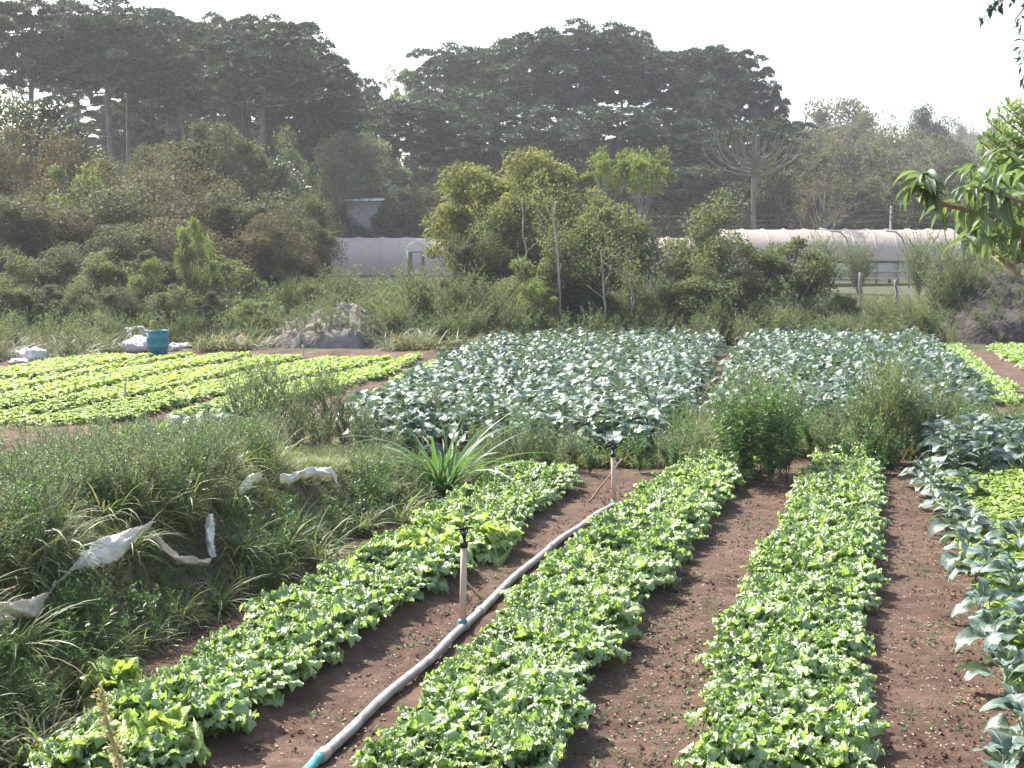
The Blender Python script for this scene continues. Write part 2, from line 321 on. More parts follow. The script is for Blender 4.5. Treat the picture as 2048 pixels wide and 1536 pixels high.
def ground():
    xs = np.concatenate([-np.geomspace(8, 700, 60)[::-1], np.arange(-7.94, 8, .065), np.geomspace(8.06, 700, 60)])
    ys = np.concatenate([[-50, -20, -6, 0, 3], np.arange(5, 20.5, .06), np.arange(20.5, 60, .35), np.geomspace(60.5, 900, 90)])
    X, Y = np.meshgrid(xs, ys); Z = gz(X, Y, True)
    V = np.stack([X, Y, Z], -1).reshape(-1, 3); nx = len(xs); ny = len(ys)
    i = (np.arange(ny - 1)[:, None] * nx + np.arange(nx - 1)[None]).ravel()
    mb = MB(); mb.add(V, np.stack([i, i + 1, i + 1 + nx, i + nx], -1))
    m, t, N, L = nodes('ground_soil')
    tc = N("ShaderNodeTexCoord")
    def noise(s, d=6, r=.6):
        n = N("ShaderNodeTexNoise"); n.inputs['Scale'].default_value = s; n.inputs['Detail'].default_value = d; n.inputs['Roughness'].default_value = r
        L(tc.outputs['Object'], n.inputs['Vector']); return n
    n1, n2, n3 = noise(1.1, 8, .65), noise(38, 4), noise(7, 6, .7)
    r1 = ramp(N, [(.3, (.082, .053, .040)), (.52, (.126, .083, .061)), (.72, (.180, .124, .094))]); L(n3.outputs[0], r1.inputs[0])
    r2 = ramp(N, [(.35, (.66, .62, .62)), (.7, (1.16, 1.14, 1.12))]); L(n1.outputs[0], r2.inputs[0])
    mx = N("ShaderNodeMixRGB"); mx.blend_type = 'MULTIPLY'; mx.inputs[0].default_value = 1; L(r1.outputs[0], mx.inputs[1]); L(r2.outputs[0], mx.inputs[2])
    # pale crumbs
    r3 = ramp(N, [(.66, (0, 0, 0)), (.74, (1, 1, 1))]); L(n2.outputs[0], r3.inputs[0])
    m2 = N("ShaderNodeMixRGB"); L(r3.outputs[0], m2.inputs[0]); L(mx.outputs[0], m2.inputs[1]); m2.inputs[2].default_value = (.20, .14, .11, 1)
    # scrubby ground beyond the fields
    sp = N("ShaderNodeSeparateXYZ"); L(tc.outputs['Object'], sp.inputs[0])
    mr = N("ShaderNodeMapRange"); L(sp.outputs[1], mr.inputs[0]); mr.inputs[1].default_value = 40.5; mr.inputs[2].default_value = 42.5
    m3 = N("ShaderNodeMixRGB"); L(mr.outputs[0], m3.inputs[0]); L(m2.outputs[0], m3.inputs[1]); 
    r4 = ramp(N, [(.3, (.045, .055, .028)), (.6, (.085, .09, .045)), (.8, (.12, .10, .06))]); L(n1.outputs[0], r4.inputs[0]); L(r4.outputs[0], m3.inputs[2])
    p = N("ShaderNodeBsdfPrincipled"); p.inputs['Roughness'].default_value = .95; p.inputs['Specular IOR Level'].default_value = .15; L(m3.outputs[0], p.inputs['Base Color'])
    bn = noise(45, 8, .7); bb = N("ShaderNodeBump"); bb.inputs['Strength'].default_value = .9; bb.inputs['Distance'].default_value = .02; L(bn.outputs[0], bb.inputs['Height']); L(bb.outputs[0], p.inputs['Normal'])
    o = N("ShaderNodeOutputMaterial"); L(p.outputs[0], o.inputs[0])
    g = link('ground', mb.mesh('ground', m)); tag(g, kind='structure')
ground()
# ------------------------------------------------------------------ leaf builders
def leaf(L, W, nu=6, nv=7, arch=.6, cup=.2, wave=.0, freq=3, jag=0, shape='spat', pet=0.0, ruf=0.0):
    """a curved leaf, base at the origin growing along +Y, upper side +Z; returns V, Q, uv"""
    r = rng
    u = np.linspace(-1, 1, nu + 1); v = np.linspace(0, 1, nv + 1)
    Vv, U = np.meshgrid(v, u, indexing='ij')
    if shape == 'spat': wd = .16 + .84 * np.sin(np.pi * np.clip(Vv, 0, 1) ** 1.5 * .97 + .02) ** .75 * (Vv > .0) 
    elif shape == 'round': wd = np.where(Vv < pet, .07, np.sin(np.pi * np.clip((Vv - pet) / (1 - pet), 0, 1) ** .72 * .985 + .01) ** .62)
    elif shape == 'fan': wd = .22 + .78 * np.sin(np.pi * np.clip(Vv, 0, 1) ** 1.9 * .93) ** .6
    else: wd = np.sin(np.pi * Vv ** .8) ** .9 + .03
    edge = np.abs(U) ** 2
    ph = r.uniform(0, 6.28, 4)
    jg = 1 + jag * (r.random(Vv.shape) - .5) * (np.abs(U) > .9)
    x = U * W / 2 * wd * jg
    a = arch * Vv                       # bend along the leaf
    th = arch * 1.5 * Vv ** 1.3
    ds = L / nv
    y = np.cumsum(np.cos(th) * ds, axis=0) - np.cos(th[0:1]) * ds; z = -(np.cumsum(np.sin(th) * ds, axis=0) - np.sin(th[0:1]) * ds)
    yt = 1 + jag * .35 * (r.random(U.shape) - .5) * (Vv > .85)
    y = y * yt
    if shape == 'fan': y = y - .24 * L * U ** 2 * Vv ** 2
    z = z + cup * np.abs(x) ** 1.3 / (W ** .3) * 2
    z = z + wave * W * edge * np.sin(freq * 2 * np.pi * Vv + ph[0] + np.sign(U) * ph[1]) * (.3 + Vv)
    z = z + .3 * wave * W * np.sin(freq * 4.3 * Vv + ph[2] + 3 * U)
    x = x + .25 * wave * W * edge * np.cos(freq * 2.7 * np.pi * Vv + ph[3]) * np.sign(U)
    if ruf:
        e_ = np.maximum(np.abs(U) ** 3, Vv ** 4); z = z + ruf * W * e_ * np.sin(2 * np.pi * (7.3 * Vv + ph[1]) + 9 * U + ph[0]) ; y = y + .6 * ruf * W * e_ * np.cos(11 * U + 40 * Vv + ph[2])
    V = np.stack([x, y, z], -1).reshape(-1, 3); n = nu + 1
    i = (np.arange(nv)[:, None] * n + np.arange(nu)[None]).ravel()
    return V, np.stack([i, i + 1, i + 1 + n, i + n], -1), np.stack([U, Vv], -1).reshape(-1, 2)
def place(V, pitch, yaw, roll=0, off=(0, 0, 0), out=0):
    c, s = math.cos(roll), math.sin(roll); V = V @ np.array([[c, 0, -s], [0, 1, 0], [s, 0, c]])
    c, s = math.cos(pitch), math.sin(pitch); V = V @ np.array([[1, 0, 0], [0, c, s], [0, -s, c]])
    V = V + np.array([0, out, 0])
    c, s = math.cos(yaw), math.sin(yaw); V = V @ np.array([[c, s, 0], [-s, c, 0], [0, 0, 1]])
    return V + np.asarray(off)
def lettuce(n=28, nu=13, nv=15, g=.97):
    mb = MB()
    for k in range(n):
        t = k / (n - 1); yaw = k * 2.4 + rng.uniform(-.3, .3)
        L = g * (.26 - .07 * t) * rng.uniform(.85, 1.15); W = g * (.205 - .05 * t) * rng.uniform(.75, 1.2)
        V, Q, uv = leaf(L, W, nu, nv, arch=rng.uniform(.25, .75) * (1 - .4 * t), cup=rng.uniform(0, .4), wave=rng.uniform(.10, .18), freq=rng.uniform(2.5, 4.5), jag=.10, shape='fan', ruf=rng.uniform(.07, .13))
        V = place(V, R(30 + 46 * t + rng.uniform(-12, 12)), yaw, rng.uniform(-.3, .3), (0, 0, .015 + .03 * t), out=.035 * (1 - t))
        mb.add(V, Q, uv=uv)
    return mb
def curly(n=20, nu=7, nv=6, s=1.0):
    mb = MB()
    for k in range(n):
        t = k / (n - 1); yaw = k * 2.4 + rng.uniform(-.3, .3)
        L = (.17 - .07 * t) * rng.uniform(.85, 1.15) * s; W = (.17 - .04 * t) * rng.uniform(.8, 1.15) * s
        V, Q, uv = leaf(L, W, nu, nv, arch=rng.uniform(.3, .9), cup=rng.uniform(0, .4), wave=rng.uniform(.18, .3), freq=rng.uniform(3, 5), jag=.3, shape='fan')
        V = place(V, R(24 + 50 * t + rng.uniform(-10, 10)), yaw, rng.uniform(-.3, .3), (0, 0, .01 + .04 * t), out=.02 * (1 - t))
        mb.add(V, Q, uv=uv)
    return mb
def collard(h=.42, n=13, nu=6, nv=8, ls=1.0):
    """returns stem, foliage builders: broad leaves on petioles up a thick stalk"""
    st, fo = MB(), MB()
    tube(st, [(0, 0, -.03), (.01, 0, h * .5), (0, .01, h)], [.018, .015, .008], 6)
    for k in range(n):
        t = k / (n - 1); yaw = k * 2.4 + rng.uniform(-.35, .35)
        zz = h * (.3 + .7 * t); L = (.34 - .15 * t) * rng.uniform(.85, 1.15) * ls; W = L * rng.uniform(.62, .8)
        p = R(22 + 52 * t + rng.uniform(-18, 18)); pl = L * .5
        b = np.array([0, 0, zz]); d = np.array([-math.sin(yaw) * math.cos(p), math.cos(yaw) * math.cos(p), math.sin(p)])
        e = b + d * pl
        tube(st, [b, b + d * pl * .5 + [0, 0, .006], e], [.006, .005, .004], 4, cap=False)
        V, Q, uv = leaf(L, W, nu, nv, arch=rng.uniform(.5, 1.25), cup=rng.uniform(-.05, .4), wave=rng.uniform(.07, .15), freq=rng.uniform(1.5, 3), jag=.08, shape='round')
        fo.add(place(V, p - R(10), yaw, rng.uniform(-.45, .45), e - d * .01), Q, uv=uv)
    return st, fo
LET = [lettuce().mesh('lettuce', M['lettuce']) for _ in range(7)]
LETLO = [lettuce(14, 4, 4, .95).arrays() for _ in range(4)]
CUR = [curly().mesh('curly_lettuce', M['curly']) for _ in range(5)]
CURLO = [curly(13, 4, 3, 1.15).arrays() for _ in range(4)]
def join2(st, fo):
    mb = MB()
    for src, m in ((fo, 0), (st, 1)):
        A = src.arrays(); mb.add(A['V'], A['Q'], A['T'], A['uv'], m)
    return mb
COLN = [collard(.27, 13, 7, 9, .92) for _ in range(5)]
COLN_M = [[('stem', a.mesh('collard_stem', M['collard_stem'])), ('foliage', b.mesh('collard_leaves', M['collard']))] for a, b in COLN]
COLM = [join2(*collard(.36, 15, 5, 6, .86)).mesh('collard_plant', [M['collard'], M['collard_stem']]) for _ in range(5)]
COLLO = [join2(*collard(.36, 13, 4, 4, .88)).arrays() for _ in range(4)]
# ------------------------------------------------------------------ the front beds
def third(y, a, b): return ('near end', 'nearer middle', 'far middle', 'far end')[min(3, int(4 * (y - a) / (b - a)))]
rownames = {3: ('left-edge row', 'middle row', 'right-edge row'), 4: ('left-edge row', 'second row', 'third row', 'right-edge row')}
lets = []; curls = []
CURLSPOTS = [gp(u, v, .1) for u, v in ((885, 1100), (905, 1130), (900, 1075), (980, 1100), (1000, 1085), (960, 1080), (800, 1130), (820, 1115), (235, 1530), (290, 1520), (340, 1515), (230, 1380))]
def bed(Lf, Rt, y0, y1, nrow, where, dy=.335, il=.19, ir=.17):
    y = y0; k = 0
    while y < y1:
        l, r = float(Lf(y)) + il, float(Rt(y)) - ir
        for q in range(nrow):
            yy = y + rng.uniform(-.06, .06) + (.16 if q % 2 else 0); xx = l + (r - l) * q / (nrow - 1) + rng.uniform(-.05, .05)
            if yy > y1: continue
            near_c = min(np.hypot(xx - c[0], yy - c[1]) for c in CURLSPOTS) < .17
            lets.append((xx, yy, rownames[nrow][q] + ', ' + third(yy, y0, y1), where, near_c))
        y += dy
bed(B1L, B1R, 6.9, 16.9, 3, 'the bed beside the grassy bank', ir=.27)
bed(B2L, B2R, 6.9, 17.9, 4, 'the wide bed right of the pipe', il=.44)
bed(B3L, B3R, 6.9, 18.6, 3, 'the bed between two bare paths', il=.25, ir=.23)
for x, y, rn, where, c in lets:
    if c: continue
    s = rng.uniform(.88, 1.12)
    if rng.random() < .05: s *= .8
    tag(link('leaf_lettuce', LET[rng.integers(len(LET))], None, (x, y, G(x, y) - .005), rng.uniform(0, 6.28), (s, s, s * rng.uniform(1.0, 1.35))),
        'glossy lettuce, ' + rn + ' of ' + where, 'lettuce', 'glossy lettuces in ' + where)
for c in CURLSPOTS:
    yy = c[1]
    tag(link('curly_lettuce', CUR[rng.integers(5)], None, (c[0], c[1], G(c[0], c[1])), rng.uniform(0, 6.28), (1.5, 1.5, 2.3)),
        ('bright yellow-green curly lettuce among the glossy lettuces behind the nearer sprinkler' if yy > 10 else 'bright yellow-green curly lettuce at the near corner of the bed beside the bank'), 'lettuce',
        ('curly lettuces behind the nearer sprinkler' if yy > 10 else 'curly lettuces at the near corner'))
# right-hand bed: curly lettuce with collards along its left edge
curlx = []
y = 7.4
while y < 18.0:
    for q in range(5):
        xx = float(B4L(y)) + .16 + q * .28 + rng.uniform(-.04, .04); yy = y + rng.uniform(-.04, .04)
        if xx < .41 * yy: curlx.append((xx, yy))
    y += .29
for x, y in curlx:
    tag(link('curly_lettuce', CUR[rng.integers(5)], None, (x, y, G(x, y)), rng.uniform(0, 6.28), rng.uniform(1.05, 1.35)),
        'yellow-green curly lettuce behind the blue-green collards, ' + third(y, 7.3, 18.1) + ' of the right-hand bed', 'lettuce', 'curly lettuces in the right-hand bed')
cp = [(2005, 1575, .8), (2045, 1490, .85), (2010, 1370, .8), (2050, 1300, .85), (1965, 1230, .8), (1935, 1110, .85), (1975, 1160, .85), (1860, 975, .85), (1895, 1025, .85), (1925, 1050, .85), (1985, 1285, .8), (2030, 1200, .9), (2040, 1110, .9),
      (1940, 1075, .9), (1910, 1050, .9), (1885, 1000, .9), (1925, 995, .95), (1850, 955, .85), (1905, 945, .95), (1965, 940, .85)]
for k, (u, v, s) in enumerate(cp):
    p = gp(u, v + 14, .05)
    thing('collard', COLN_M[k % 5], (p[0], p[1], G(p[0], p[1])), rng.uniform(0, 6.28), s,
          'large blue-grey collard at the left edge of the right-hand bed, ' + third(p[1], 7, 19.2), 'collard plant', 'collards edging the right-hand bed')
bk = []
for j in range(5):
    for i in range(9):
        y = 17.0 + j * .48 + rng.uniform(-.1, .1); x = float(gp(1850 + 8 * j, 930, 0)[0]) - .1 + i * .42 + .07 * j + rng.uniform(-.1, .1)
        if x < .41 * y: bk.append((x, y))
for k, (x, y) in enumerate(bk):
    tag(link('collard', COLM[k % 5], None, (x, y, G(x, y)), rng.uniform(0, 6.28), rng.uniform(1.0, 1.25)), 'blue-grey collard packed at the far end of the right-hand bed', 'collard plant', 'collards at the far end of the right-hand bed')
# ------------------------------------------------------------------ mid-field lettuces
cand = []
names = ['the topmost pale bed below the sacks', 'the second pale bed from the top', 'the third pale bed from the top', 'the fourth pale bed from the top', 'the fifth pale bed from the top', 'the lowest pale bed on the right']
for bi, (a, b) in enumerate(LB):
    y0 = max(21.5, a.y.min()) if bi < 5 else a.y.min() + .3
    y1 = min(a.y.max(), b.y.max()) + .6
    y = y0
    while y < y1:
        l, r = float(min(a(y), b(y))) + .10, float(max(a(y), b(y))) - .10
        n = max(2, int((r - l) / .27) + 1)
        for q in range(n):
            xx = l + (r - l) * q / (n - 1) + rng.uniform(-.05, .05); yy = y + rng.uniform(-.06, .06)
            if abs(xx) < .41 * yy: cand.append((xx, yy, bi))
        y += .27
cand.sort(key=lambda c: c[1])
nfree = 300 - len(curlx) - len(CURLSPOTS)
for x, y, bi in cand[:nfree]:
    tag(link('curly_lettuce', CUR[rng.integers(5)], None, (x, y, G(x, y)), rng.uniform(0, 6.28), rng.uniform(.95, 1.15)),
        'small pale green curly lettuce in ' + names[bi], 'lettuce', 'curly lettuces in ' + names[bi])
o = link('curly_lettuce_field', scatter(CURLO, [(int(rng.integers(4)), (x, y, G(x, y)), rng.uniform(0, 6.28), rng.uniform(.95, 1.2)) for x, y, bi in cand[nfree:]], 'curly_lettuce_field', M['curly']))
tag(o, 'yellow-green curly lettuces filling the far rows of the left field', 'lettuces', kind='stuff')
print('curly', len(curlx), len(cand), 'lets', len(lets))
# pale lettuces in beds right of and left of the collard field
def inpoly(px, py, P):
    c = False; j = len(P) - 1
    for i in range(len(P)):
        if (P[i][1] > py) != (P[j][1] > py) and px < (P[j][0] - P[i][0]) * (py - P[i][1]) / (P[j][1] - P[i][1]) + P[i][0]: c = not c
        j = i
    return c
def fill(pix, z, step, jit=.3):
    P = [gp(u, v, z)[:2] for u, v in pix]; xs = [p[0] for p in P]; ys = [p[1] for p in P]; out = []
    for x in np.arange(min(xs), max(xs), step):
        for y in np.arange(min(ys), max(ys), step):
            a, b = x + rng.uniform(-jit, jit) * step, y + rng.uniform(-jit, jit) * step
            if inpoly(a, b, P) and abs(a) < .41 * b: out.append((a, b))
    return out
pale = fill([(1858, 692), (1915, 690), (2030, 782), (2048, 800), (1960, 800), (1905, 735)], .1, .3) + fill([(1978, 690), (2060, 690), (2060, 738)], .1, .3) + \
    fill([(870, 722), (955, 698), (860, 742), (790, 792), (740, 800), (800, 750)], .1, .3) + fill([(190, 900), (330, 868), (560, 862), (560, 905), (300, 930)], .1, .32)
o = link('leaf_lettuce_rows', scatter(LETLO, [(int(rng.integers(4)), (x, y, G(x, y)), rng.uniform(0, 6.28), rng.uniform(.8, 1.0)) for x, y in pale], 'leaf_lettuce_rows', M['lettuce']))
tag(o, 'pale green lettuces in the narrow beds flanking the collard field', 'lettuces', kind='stuff')
# collard field
colA = fill([(930, 712), (1010, 692), (1180, 682), (1300, 684), (1438, 684), (1408, 760), (1372, 850), (1290, 905), (740, 900), (700, 860), (770, 800), (860, 755)], .15, .46)
colB = fill([(1488, 686), (1640, 682), (1850, 682), (1900, 735), (1960, 795), (1970, 850), (1432, 880), (1452, 800)], .15, .46)
colC = fill([(350, 880), (470, 876), (490, 905), (400, 920), (330, 912)], .2, .40) + fill([(200, 915), (300, 910), (300, 940), (200, 945)], .15, .7)
call = sorted([(x, y, 'A') for x, y in colA] + [(x, y, 'B') for x, y in colB] + [(x, y, 'C') for x, y in colC], key=lambda c: c[1])
fieldn = {'A': 'the large central field', 'B': 'the right collard field', 'C': 'the small patch behind the grassy bank'}
ncol = 300 - len(bk) - len(cp)
for x, y, k in call[:ncol]:
    tag(link('collard', COLM[rng.integers(5)], None, (x, y, G(x, y)), rng.uniform(0, 6.28), rng.uniform(.95, 1.25)),
        'silvery collard in ' + fieldn[k] if k == 'C' else 'silvery collard in ' + fieldn[k] + ', ' + ('front edge by the weeds' if y < call[ncol // 2][1] else 'behind the front edge') + (', left side' if x < (.2 if k == 'A' else 5.0) else ', right side'), 'collard plant', 'collards in ' + fieldn[k])
o = link('collard_rows', scatter(COLLO, [(int(rng.integers(4)), (x, y, G(x, y)), rng.uniform(0, 6.28), rng.uniform(.95, 1.3)) for x, y, k in call[ncol:]], 'collard_rows', [M['collard'], M['collard_stem']]))
tag(o, 'silvery blue-green collards filling the far rows of the field', 'collards', kind='stuff')
print('collards', len(call), len(bk))
# ------------------------------------------------------------------ soil litter
def inbed(x, y):
    for a, b, ye in FRONT:
        if y < ye and a(y) < x < b(y): return True
    return False
def lump(n=2):
    V = np.array([[1, 0, 0], [-1, 0, 0], [0, 1, 0], [0, -1, 0], [0, 0, 1], [0, 0, -1]], float) * rng.uniform(.6, 1.1, (6, 1)) * [1, .8, .6]
    mb = MB(); mb.add(V, None, [[0, 2, 4], [2, 1, 4], [1, 3, 4], [3, 0, 4], [2, 0, 5], [1, 2, 5], [3, 1, 5], [0, 3, 5]]); return mb.arrays()
cl = [lump() for _ in range(6)]; xf = []
while len(xf) < 14000:
    y = rng.uniform(6.5, 19); x = rng.uniform(-.4 * y, .4 * y)
    if x < FOOT(y) or inbed(x, y): continue
    xf.append((int(rng.integers(6)), (x, y, G(x, y) + .004), rng.uniform(0, 6.28), float(rng.choice([.006, .008, .012, .02, .028], p=[.36, .3, .2, .10, .04]))))
tag(link('soil_clods', scatter(cl, xf, 'soil_clods', M['clod'], False)), 'loose crumbs and clods of reddish brown soil on the bare paths', 'soil clods', kind='stuff')
fl = MB(); fl.add([(-1, -.4, 0), (1, -.4, .1), (1, .4, 0), (-1, .4, .15)], [[0, 1, 2, 3]]); xf = []
while len(xf) < 2600:
    y = rng.uniform(6.5, 19); x = rng.uniform(-.4 * y, .4 * y)
    if x < FOOT(y) or inbed(x, y): continue
    xf.append((0, (x, y, G(x, y) + .017), rng.uniform(0, 6.28), rng.uniform(.004, .011)))
tag(link('straw_litter', scatter([fl.arrays()], xf, 'straw_litter', M['straw'], False)), 'bits of pale dry straw scattered on the bare paths', 'straw litter', kind='stuff')
def sprig(n, L, W, up=40):
    mb = MB()
    for k in range(n):
        V, Q, uv = leaf(L * rng.uniform(.6, 1.2), W, 2, 3, arch=.5, shape='oval')
        mb.add(place(V, R(rng.uniform(up - 25, up + 25)), rng.uniform(0, 6.28)), Q, uv=uv)
    return mb.arrays()
sp = [sprig(5, .035, .014) for _ in range(3)] + [sprig(6, .06, .005, 60) for _ in range(2)]; xf = []
while len(xf) < 1150:
    y = rng.uniform(6.5, 19); x = rng.uniform(-.4 * y, .4 * y)
    if x < FOOT(y) - .1 or inbed(x, y) or vnoise(np.array(x * 1.6), np.array(y * 1.6), 9) < .52: continue
    xf.append((int(rng.integers(5)), (x, y, G(x, y) + .003), rng.uniform(0, 6.28), rng.uniform(.5, 1.1)))
tag(link('seedling_weeds', scatter(sp, xf, 'seedling_weeds', M['weed'])), 'tiny green weed seedlings dotting the bare paths', 'seedlings', kind='stuff')
# ------------------------------------------------------------------ grass and weeds
def blades(n, h, w, spread, arch=1.0, seg=4, rad=.05, up=70):
    """a tuft of tapering arched blades"""
    yaw = rng.uniform(0, 2 * np.pi, n); L = h * rng.uniform(.55, 1.15, n); th0 = R(up) - np.abs(rng.normal(0, spread, n)); ar = arch * rng.uniform(.4, 1.4, n)
    t = np.linspace(0, 1, seg + 1)
    th = th0[:, None] - ar[:, None] * t[None] ** 1.5; ds = L[:, None] / seg
    r = np.cumsum(np.cos(th) * ds, 1) - np.cos(th[:, :1]) * ds; z = np.cumsum(np.sin(th) * ds, 1) - np.sin(th[:, :1]) * ds
    r0 = rng.uniform(0, rad, n); a0 = rng.uniform(0, 6.28, n)
    cx = -np.sin(yaw)[:, None] * r + (r0 * np.cos(a0))[:, None]; cy = np.cos(yaw)[:, None] * r + (r0 * np.sin(a0))[:, None]
    ww = w * rng.uniform(.6, 1.3, n)[:, None] * (1 - t[None] ** 2.2 * .96) / 2
    tw = rng.uniform(-.6, .6, n)[:, None]
    ex, ey = np.cos(yaw)[:, None] * np.cos(tw), np.sin(yaw)[:, None] * np.cos(tw)
    A = np.stack([cx - ex * ww, cy - ey * ww, z - np.sin(tw) * ww], -1); B = np.stack([cx + ex * ww, cy + ey * ww, z + np.sin(tw) * ww], -1)
    V = np.stack([A, B], 2).reshape(-1, 3)
    b = (np.arange(n) * (seg + 1) * 2)[:, None] + (np.arange(seg) * 2)[None]; b = b.ravel()
    Q = np.stack([b, b + 1, b + 3, b + 2], -1)
    return V, Q
def tuft(n, h, w, m=0, dry=.08, **k):
    mb = MB(); nd = int(n * dry)
    V, Q = blades(n - nd, h, w, **k); mb.add(V, Q, m=0)
    if nd: V, Q = blades(nd, h, w, **k); mb.add(V, Q, m=1)
    return mb
TUFT = [tuft(34, .52, .013, spread=.5, rad=.10, seg=6, arch=1.6, dry=.05).arrays() for _ in range(2)] + [tuft(22, .24, .012, spread=.5, rad=.10).arrays() for _ in range(5)] + [tuft(20, .36, .016, spread=.5, rad=.08, dry=.15).arrays() for _ in range(4)] + [tuft(16, .6, .006, spread=.3, rad=.08, up=82, dry=.3).arrays() for _ in range(2)]
def weedproto(h, nst, nl, ll, lw, spread=.25, br=0, bend=.2, r=.003, sides=3, up=45, tipstart=.2):
    """stems rising from one root with leaves all along; returns leaf, stem builders"""
    st, fo = MB(), MB()
    stems = []
    for s in range(nst):
        yaw = rng.uniform(0, 6.28); sp_ = abs(rng.normal(0, spread)); L = h * rng.uniform(.65, 1.05)
        t = np.linspace(0, 1, 7); wob = rng.normal(0, .02 * h, (7, 2)); wob[0] = 0
        X = math.cos(yaw) * L * (math.sin(sp_) * t + bend * .3 * t ** 2) + np.cumsum(wob[:, 0]) * .6; Y = math.sin(yaw) * L * (math.sin(sp_) * t + bend * .3 * t ** 2) + np.cumsum(wob[:, 1]) * .6
        P = np.stack([X, Y, L * math.cos(sp_) * t], -1); stems.append((P, r * rng.uniform(.7, 1.2), L))
        for b in range(br):
            q = rng.uniform(.25, .85); k = int(q * 6); a = rng.uniform(0, 6.28); l2 = L * rng.uniform(.2, .4)
            d = np.array([math.cos(a) * .6, math.sin(a) * .6, .8]); T2 = np.linspace(0, 1, 4)[:, None]
            stems.append((P[k] + d * l2 * T2 + np.array([0, 0, .12 * l2]) * T2 ** 2, r * .55, l2))
    per = max(1, nl // len(stems)); Vs = []
    for P, rr, L in stems:
        tube(st, P, np.linspace(rr, rr * .35, len(P)), sides, cap=False)
        t = rng.uniform(tipstart if L > h * .5 else .05, 1, per); k = t * (len(P) - 1); i = np.minimum(k.astype(int), len(P) - 2); f = (k - i)[:, None]
        base = P[i] * (1 - f) + P[i + 1] * f
        Vs.append(base)
    base = np.concatenate(Vs); n = len(base)
    leafquads(fo, base, ll, lw, up)
    return fo, st
def leafquads(fo, base, ll, lw, up=30, upvar=28, m=0):
    """many small folded leaves (two triangles each side of a midrib) at given points"""
    n = len(base); yaw = rng.uniform(0, 6.28, n); p = R(up) + R(upvar) * rng.normal(0, 1, n)
    L = ll * rng.uniform(.6, 1.25, n); W = lw * rng.uniform(.7, 1.2, n)
    d = np.stack([np.cos(yaw) * np.cos(p), np.sin(yaw) * np.cos(p), np.sin(p)], -1)
    s = np.stack([-np.sin(yaw), np.cos(yaw), np.zeros(n)], -1); ro = rng.normal(0, .5, n)[:, None]
    nn = np.cross(s, d); s2 = s * np.cos(ro) + nn * np.sin(ro)
    tip = base + d * L[:, None] - np.array([0, 0, 1]) * (L * .12)[:, None]; mid = base + d * (L * .5)[:, None]
    V = np.stack([base, mid + s2 * (W / 2)[:, None], tip, mid - s2 * (W / 2)[:, None]], 1).reshape(-1, 3)
    Q = (np.arange(n) * 4)[:, None] + np.array([0, 1, 2, 3])[None]
    fo.add(V, Q, m=m)
def wp(matl, *a, **k):
    fo, st = weedproto(*a, **k); return join2(st, fo)
LOW = [wp(None, .30, 7, 150, .045, .018, spread=.5, br=1).arrays() for _ in range(4)]       # low leafy weed
LOWN = [wp(None, .55, 8, 260, .05, .012, spread=.4, br=2).arrays() for _ in range(4)]       # taller narrow-leaved weed
CLOTHS = [(130, 1040, 325, 1150, 10.6), (-40, 1180, 112, 1258, 9.5), (300, 1050, 440, 1140, 11.3), (400, 1015, 445, 1120, 11.4), (475, 940, 532, 990, 14.5), (552, 925, 695, 990, 15.4)]
def project(x, y, z):
    cp, sp_ = math.cos(PITCH), math.sin(PITCH); dz = z - CAMH; f = y * cp - dz * sp_
    return 1024 + F * x / f, 768 - F * (dz * cp + y * sp_) / f
def bankpt():
    while True:
        y = rng.uniform(6.8, 21.5); x = rng.uniform(-.42 * y, .42 * y); f = float(FOOT(y))
        if y < 17.4 and x > f - .02: continue
        if y >= 17.4:
            lim = 17.2 + .0 * x
            if x > f and y < 18.95 - (.9 if x < 2.3 else 0): continue
        u_, v_ = project(x, y, G(x, y))
        global NEARC
        NEARC = any(a - 14 < u_ < c + 14 and b < v_ < d + .34 * F / y and y < Yc + .1 for a, b, c, d, Yc in CLOTHS)
        if x < -.03 * y and y > 17.0 and rng.random() < .88: continue
        return x, y, f - x
xf = []; xg = []
for _ in range(11000):
    x, y, t = bankpt()
    d = vnoise(np.array(x * .9), np.array(y * .9), 21)
    k = int(rng.integers(2, 11)) if d > .45 else int(rng.integers(2, 7))
    if rng.random() < .06: k = int(rng.integers(11, 13))
    if rng.random() < .09 and not NEARC: k = int(rng.integers(0, 2))
    s = rng.uniform(.6, 1.15) * (.75 if (t < .5 and y < 17) else 1) * (.5 if NEARC else 1) * (.6 if (y > 15.5 and x < -.03 * y) else 1)
    xf.append((k, (x, y, G(x, y) - .01), rng.uniform(0, 6.28), s))
k_ = 0
while k_ < 1600:
    x, y, t = bankpt()
    if NEARC: xf.append((int(rng.integers(2, 7)), (x, y, G(x, y) - .01), rng.uniform(0, 6.28), rng.uniform(.32, .6))); k_ += 1
tag(link('bank_grass', scatter(TUFT, xf, 'bank_grass', [M['grass'], M['grass_dry']])), 'rough green and straw-coloured grass covering the bank and the verge', 'grass', kind='stuff')
for _ in range(1500):
    x, y, t = bankpt()
    if NEARC: continue
    xg.append((int(rng.integers(0, 8)), (x, y, G(x, y) - .01), rng.uniform(0, 6.28), rng.uniform(.6, 1.15) * (.6 if (y > 15 and x < -.03 * y) else 1)))
tag(link('low_weeds', scatter(LOW + LOWN, xg, 'low_weeds', [M['weed'], M['twig']])), 'low leafy weeds tangled through the bank and verge grass', 'weeds', kind='stuff')
FINE = [wp(None, .5, 8, 420, .022, .008, spread=.35, br=5, r=.0025, up=50).arrays() for _ in range(4)]; xf = []
